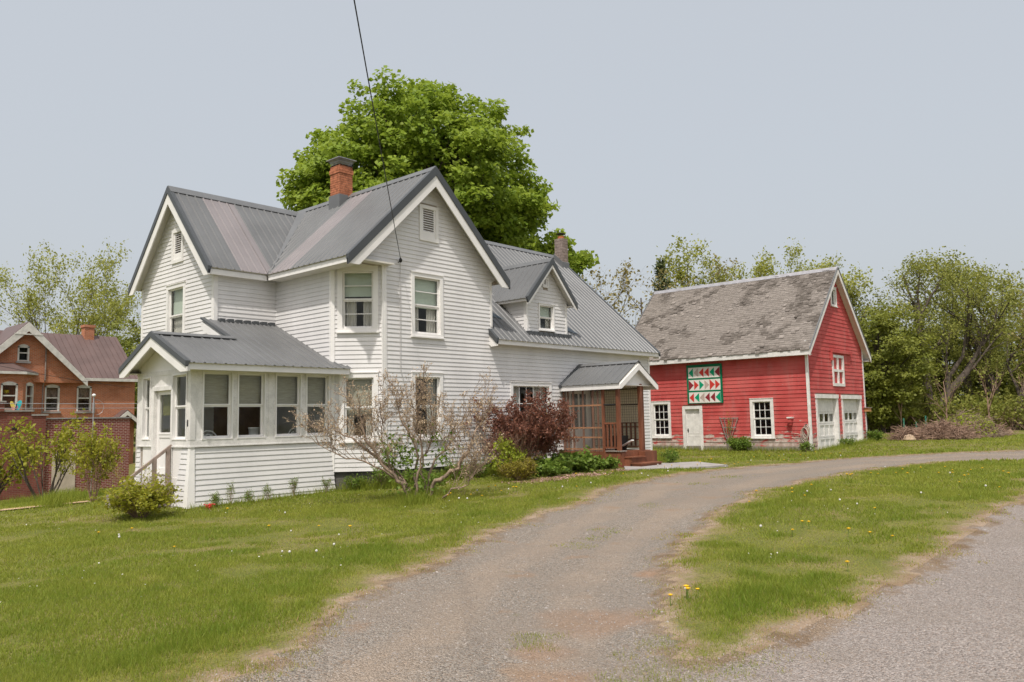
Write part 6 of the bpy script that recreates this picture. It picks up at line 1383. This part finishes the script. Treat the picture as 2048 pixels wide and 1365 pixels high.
def grass(layers):
    V = []; T = []; Q = []; n0 = 0
    for dmin, dmax, dens, hgt, wid in layers:
        x, y, r = scatter(dmin, dmax, dens); s = sd_all(x, y); pat = vnoise(x, y, .55, 31)*.5+vnoise(x, y, 1.9, 32)*.3+vnoise(x, y, 5.5, 41)*.2; dry = vnoise(x, y, .33, 33)*.22+vnoise(x, y, 1.3, 34)*.33+vnoise(x, y, 4.1, 42)*.25+vnoise(x, y, 9.7, 43)*.2
        bare = ss(.57, .74, vnoise(x, y, .9, 35)*.55+vnoise(x, y, 2.7, 36)*.45)
        edge = s+.55*(vnoise(x, y, 1.7, 37)-.5)+.4*(vnoise(x, y, 5, 38)-.5)
        p = (.3*ss(-.12, .12, edge)+.7*ss(.2, .62, edge))*(1-.7*bare)*(.5+.7*pat)
        wd = np.zeros(len(x))
        for wx, wy, wr in WEED: wd = np.maximum(wd, ss(1.3, .3, np.hypot(x-wx, y-wy)/wr+(vnoise(x, y, 6, 39)-.5)))
        p = np.maximum(p, .4*wd)
        k = (rg.random(len(x)) < p) & ~in_house(x, y) & (sdist(SLAB, x, y) > .03)
        x, y, r, pat, dry, bare, s, edge, wd = x[k], y[k], r[k], pat[k], dry[k], bare[k], s[k], edge[k], wd[k]; n = len(x); z = terr(x, y)
        h = hgt*(.4+.8*rg.random(n))*(.7+.7*pat)*(1-.45*bare)*(.55+.45*ss(.1, .7, edge))*(1+.5*np.exp(-((edge-.95)/.22)**2)); w = wid*(.7+.6*rg.random(n)); t = rg.random(n)*6.283
        sh = np.hypot(x-SX, y-SY); h *= 1+2.0*ss(1.0, .35, sh)
        ln = h*(.2+.75*rg.random(n)); lt = rg.random(n)*6.283
        b0 = np.stack([x-np.cos(t)*w/2, y-np.sin(t)*w/2, z-.004], -1); b1 = np.stack([x+np.cos(t)*w/2, y+np.sin(t)*w/2, z-.004], -1); tp = np.stack([x+np.cos(lt)*ln, y+np.sin(lt)*ln, z+h], -1)
        tt = np.clip(.14+.44*rg.random(n)+.9*(dry-.42)+.3*bare-.14*np.exp(-((edge-.95)/.25)**2)+.3*(rg.random(n) < .06), 0, .88)
        strw = rg.random(n) < .75*ss(.6, .05, edge)*(1-wd)+.10*bare; tt = np.where(strw, .92+.08*rg.random(n), tt)
        V.append(np.stack([b0, b1, tp], 1).reshape(-1, 3)); T.append(np.repeat(tt, 3)); Q.append(np.arange(3*n).reshape(-1, 3)+n0); n0 += 3*n
    return np.concatenate(V), np.concatenate(Q), np.concatenate(T)
gm = leafmat('grass_blade', (.125, .205, .014), (.365, .365, .065), .4, .6, (.42, .27, .13))
V, Q, T = grass([(3.2, 7, 8500, .042, .0055), (7, 11, 4600, .042, .008), (11, 17, 2300, .045, .012), (17, 26, 750, .05, .021), (26, 48, 140, .065, .045)])
print('grass tris', len(Q))
tag(link_mesh('lawn_grass', np_mesh('lawn_grass', V, [Q], attrs={'tint': T}), gm), 'mown green and straw coloured lawn grass', 'grass', kind='stuff')
# clover heads and small pale flecks in the turf
x, y, r = scatter(6, 22, 3.5); k = (sd_all(x, y) > .6) & ~in_house(x, y) & (vnoise(x, y, .45, 51) > .5); x, y = x[k], y[k]; P = np.stack([x, y, terr(x, y)+.03+.015*rg.random(len(x))], -1)
tag(link_mesh('clover_flowers', leaf_mesh('clover_flowers', P, .018, rg, 1.0, None, None, 1.0), leafmat('clover_white', (.55, .53, .45), (.68, .66, .6), .1)), 'tiny white clover heads scattered in the lawn', 'clover', kind='stuff')
# longer unmown fringes along walls and barn
xs = []; 
for (ax, ay), (bx_, by_), n, hh in (((11.6, 15.75), (12.4, 14.95), 900, .30), ((12.4, 14.98), (16.0, 14.95), 3800, .30), ((30.65, 12.2), (30.55, 20.5), 2600, .22), ((31, 12.15), (37.2, 12.2), 2200, .2), ((7.9, 15.85), (11.5, 15.85), 900, .16), ((6.3, 19.0), (8.3, 23.0), 2500, .3), ((7.6, 26.0), (12.5, 30.0), 3200, .35), ((20.9, 13.0), (24.0, 14.8), 900, .2), ((10.5, 12.1), (11.7, 13.1), 1700, .26)):
    t = rg.random(n); xs.append(np.stack([ax+(bx_-ax)*t+rg.normal(size=n)*.16, ay+(by_-ay)*t+rg.normal(size=n)*.16, np.full(n, hh)], -1))
xs = np.concatenate(xs); xs = xs[~in_house(xs[:, 0], xs[:, 1])]; n = len(xs); z = terr(xs[:, 0], xs[:, 1]); h = xs[:, 2]*(.35+.85*rg.random(n)); t = rg.random(n)*6.283; lt = rg.random(n)*6.283; w = .014
b0 = np.stack([xs[:, 0]-np.cos(t)*w/2, xs[:, 1]-np.sin(t)*w/2, z-.01], -1); b1 = np.stack([xs[:, 0]+np.cos(t)*w/2, xs[:, 1]+np.sin(t)*w/2, z-.01], -1); tp = np.stack([xs[:, 0]+np.cos(lt)*h*.45, xs[:, 1]+np.sin(lt)*h*.45, z+h], -1)
tag(link_mesh('tall_grass', np_mesh('tall_grass', np.stack([b0, b1, tp], 1).reshape(-1, 3), [np.arange(3*n).reshape(-1, 3)], attrs={'tint': np.repeat(.1+.5*rg.random(n), 3)}), gm), 'longer unmown grass along walls and under shrubs', 'grass', kind='stuff')
# loose gravel
def stones(n, dmin, dmax, size, half=.7):
    x, y, r = scatter(dmin, dmax, n/(half*(dmax**2-dmin**2)), half); s = sd_all(x, y); k = (s < .12+.25*rg.random(len(x))); x, y = x[k], y[k]; z = terr(x, y); m = len(x)
    base = np.array([(1, 0, 0), (0, 1, 0), (-1, 0, 0), (0, -1, 0), (0, 0, 1.)]); sz = size*(.4+1.0*rg.random(m)**2); a = rg.random(m)*6.28
    B = base[None]*(.6+.8*rg.random((m, 5, 1))); c, s_ = np.cos(a), np.sin(a); X = B[:, :, 0]*c[:, None]-B[:, :, 1]*s_[:, None]; Y = B[:, :, 0]*s_[:, None]+B[:, :, 1]*c[:, None]
    V = np.stack([x[:, None]+X*sz[:, None], y[:, None]+Y*sz[:, None], z[:, None]-.002+B[:, :, 2]*sz[:, None]*.75], -1).reshape(-1, 3)
    F = np.array([(0, 1, 4), (1, 2, 4), (2, 3, 4), (3, 0, 4)])[None]+(np.arange(m)*5)[:, None, None]
    return V, F.reshape(-1, 3), np.repeat(rg.random(m), 5)
sm, t_, p_, pos_, obj_ = basemat('loose_stone'); f_ = attr(t_, 'tint'); t_.links.new(mixc(t_, ramp(t_, f_, .85, .95), mixc(t_, f_, (.18, .16, .148), (.36, .325, .30)), (.38, .34, .31)), p_.inputs['Base Color']); p_.inputs['Roughness'].default_value = .9
Vs = [stones(30000, 3.2, 8, .008), stones(14000, 8, 15, .010), stones(350, 3.2, 16, .017)]; o = 0; VV = []; FF = []; TT = []
for v, f__, t__ in Vs: VV.append(v); FF.append(f__+o); TT.append(t__); o += len(v)
tag(link_mesh('loose_gravel', np_mesh('loose_gravel', np.concatenate(VV), [np.concatenate(FF)], attrs={'tint': np.concatenate(TT)}), sm), 'loose grey gravel stones on driveway and road', 'gravel', kind='stuff')
# mulch and fallen petals along the bed
n = 5200; t = rg.random(n); x = 13.9+4.6*t+rg.normal(size=n)*.2; y = 12.35+.12*np.sin(t*7)+rg.normal(size=n)*.26+.35*ss(.5, 1, t); kk = (rg.random(n) < .12+ss(.45, .65, vnoise(x, y, 1.6, 61))); x, y = x[kk], y[kk]; n = len(x); P = np.stack([x, y, terr(x, y)+.012+.015*rg.random(n)], -1)
lm2 = leafmat('fallen_petal', (.30, .17, .13), (.52, .34, .30), .1); tag(link_mesh('mulch_litter', leaf_mesh('mulch_litter', P, .055, rg, 1.2), lm2), 'pinkish brown bark and petal litter along the flower bed', 'mulch', kind='stuff')
bed = MB(); bp_ = [(12.2, 14.9), (13.5, 14.35), (14.6, 13.3), (15.4, 12.55), (16.6, 12.45), (17.8, 12.75), (19.1, 12.75), (19.15, 13.5), (19.1, 15.2), (12.4, 15.2)]
# dandelions
def flower(kind_):
    mb = MB(); mb.tube([(0, 0, -.01), (.004, .002, .05), (.002, .006, .085)], .0035, 4); st_ = mb
    hd = MB()
    if kind_ == 'y':
        for k in range(14):
            a_ = k*2*math.pi/14; hd.add([(.004*math.cos(a_-.3), .004*math.sin(a_-.3), .085), (.022*math.cos(a_-.14), .022*math.sin(a_-.14), .095), (.022*math.cos(a_+.14), .022*math.sin(a_+.14), .095), (.004*math.cos(a_+.3), .004*math.sin(a_+.3), .085)], [(0, 1, 2, 3)])
        hd.lathe((0, 0, .085), [(.012, 0), (.015, .008), (.008, .014)], 8)
    else: hd.lathe((0, 0, .082), [(.006, 0), (.018, .008), (.022, .02), (.018, .034), (.006, .042)], 10)
    a = bpy.data.meshes.new('stem'); a.from_pydata(st_.v, [], st_.f); b = bpy.data.meshes.new('flower_head'); b.from_pydata(hd.v, [], hd.f); return a, b
MT['stemg'] = mk('flower_stem', (.12, .19, .03), .6, .1, 5.0); MT['dand'] = mk('dandelion_yellow', (.75, .45, .01), .6, .05, 5.0); MT['clock'] = mk('dandelion_white', (.62, .60, .56), .9, .05, 5.0)
fy, fwh = flower('y'), flower('w')
for m_ in (fy, fwh): m_[0].materials.append(MT['stemg'])
fy[1].materials.append(MT['dand']); fwh[1].materials.append(MT['clock'])
cnt = 0; tries = 0
isl = [(8.5, 22, 3.2, 6.8, 46), (13, 20, 10.2, 12.2, 16), (10.5, 13, 10.8, 12.4, 14), (20, 29, 9.6, 12.2, 22), (4.5, 9, 8.5, 15, 16), (6.4, 6.9, 3.9, 4.3, 5)]
for x0_, x1_, y0_, y1_, n in isl:
    k = 0; tries = 0
    while k < n and tries < 2000:
        tries += 1; x = x0_+(x1_-x0_)*rg.random(); y = y0_+(y1_-y0_)*rg.random()
        if float(sd_all(np.array([x]), np.array([y]))[0]) < .15 or in_house(np.array([x]), np.array([y]))[0]: continue
        yel = rg.random() < (.74 if x0_ > 5 else .4); m_ = fy if yel else fwh; s = (.95+.5*rg.random()) if yel else (.6+.3*rg.random())
        place(m_, 'dandelion', (x, y, t1(x, y)), rg.random()*6.28, s, 'yellow dandelion flower on the lawn' if yel else 'white dandelion seed head on the lawn', 'flower', 'yellow dandelions' if yel else 'white dandelions', ('stem', 'flower_head')); k += 1
x, y = 8.12, 15.6; m_ = MB()
for k in range(16):
    a_, b_ = rg.normal(size=2)*.06; m_.lathe((x+a_, y+b_, t1(x, y)+.05+.04*rg.random()), [(.004, 0), (.02, .012), (.012, .025)], 6)
for k in range(16): m_.tube([(x+rg.normal()*.05, y+rg.normal()*.05, t1(x, y)), (x+rg.normal()*.06, y+rg.normal()*.06, t1(x, y)+.06)], .003, 4)
tag(m_.build('red_flowers', mk('red_petal', (.55, .04, .03), .6, .1, 5.0), None, (x, y, t1(x, y))), 'tuft of small red flowers at the porch corner', 'flower')
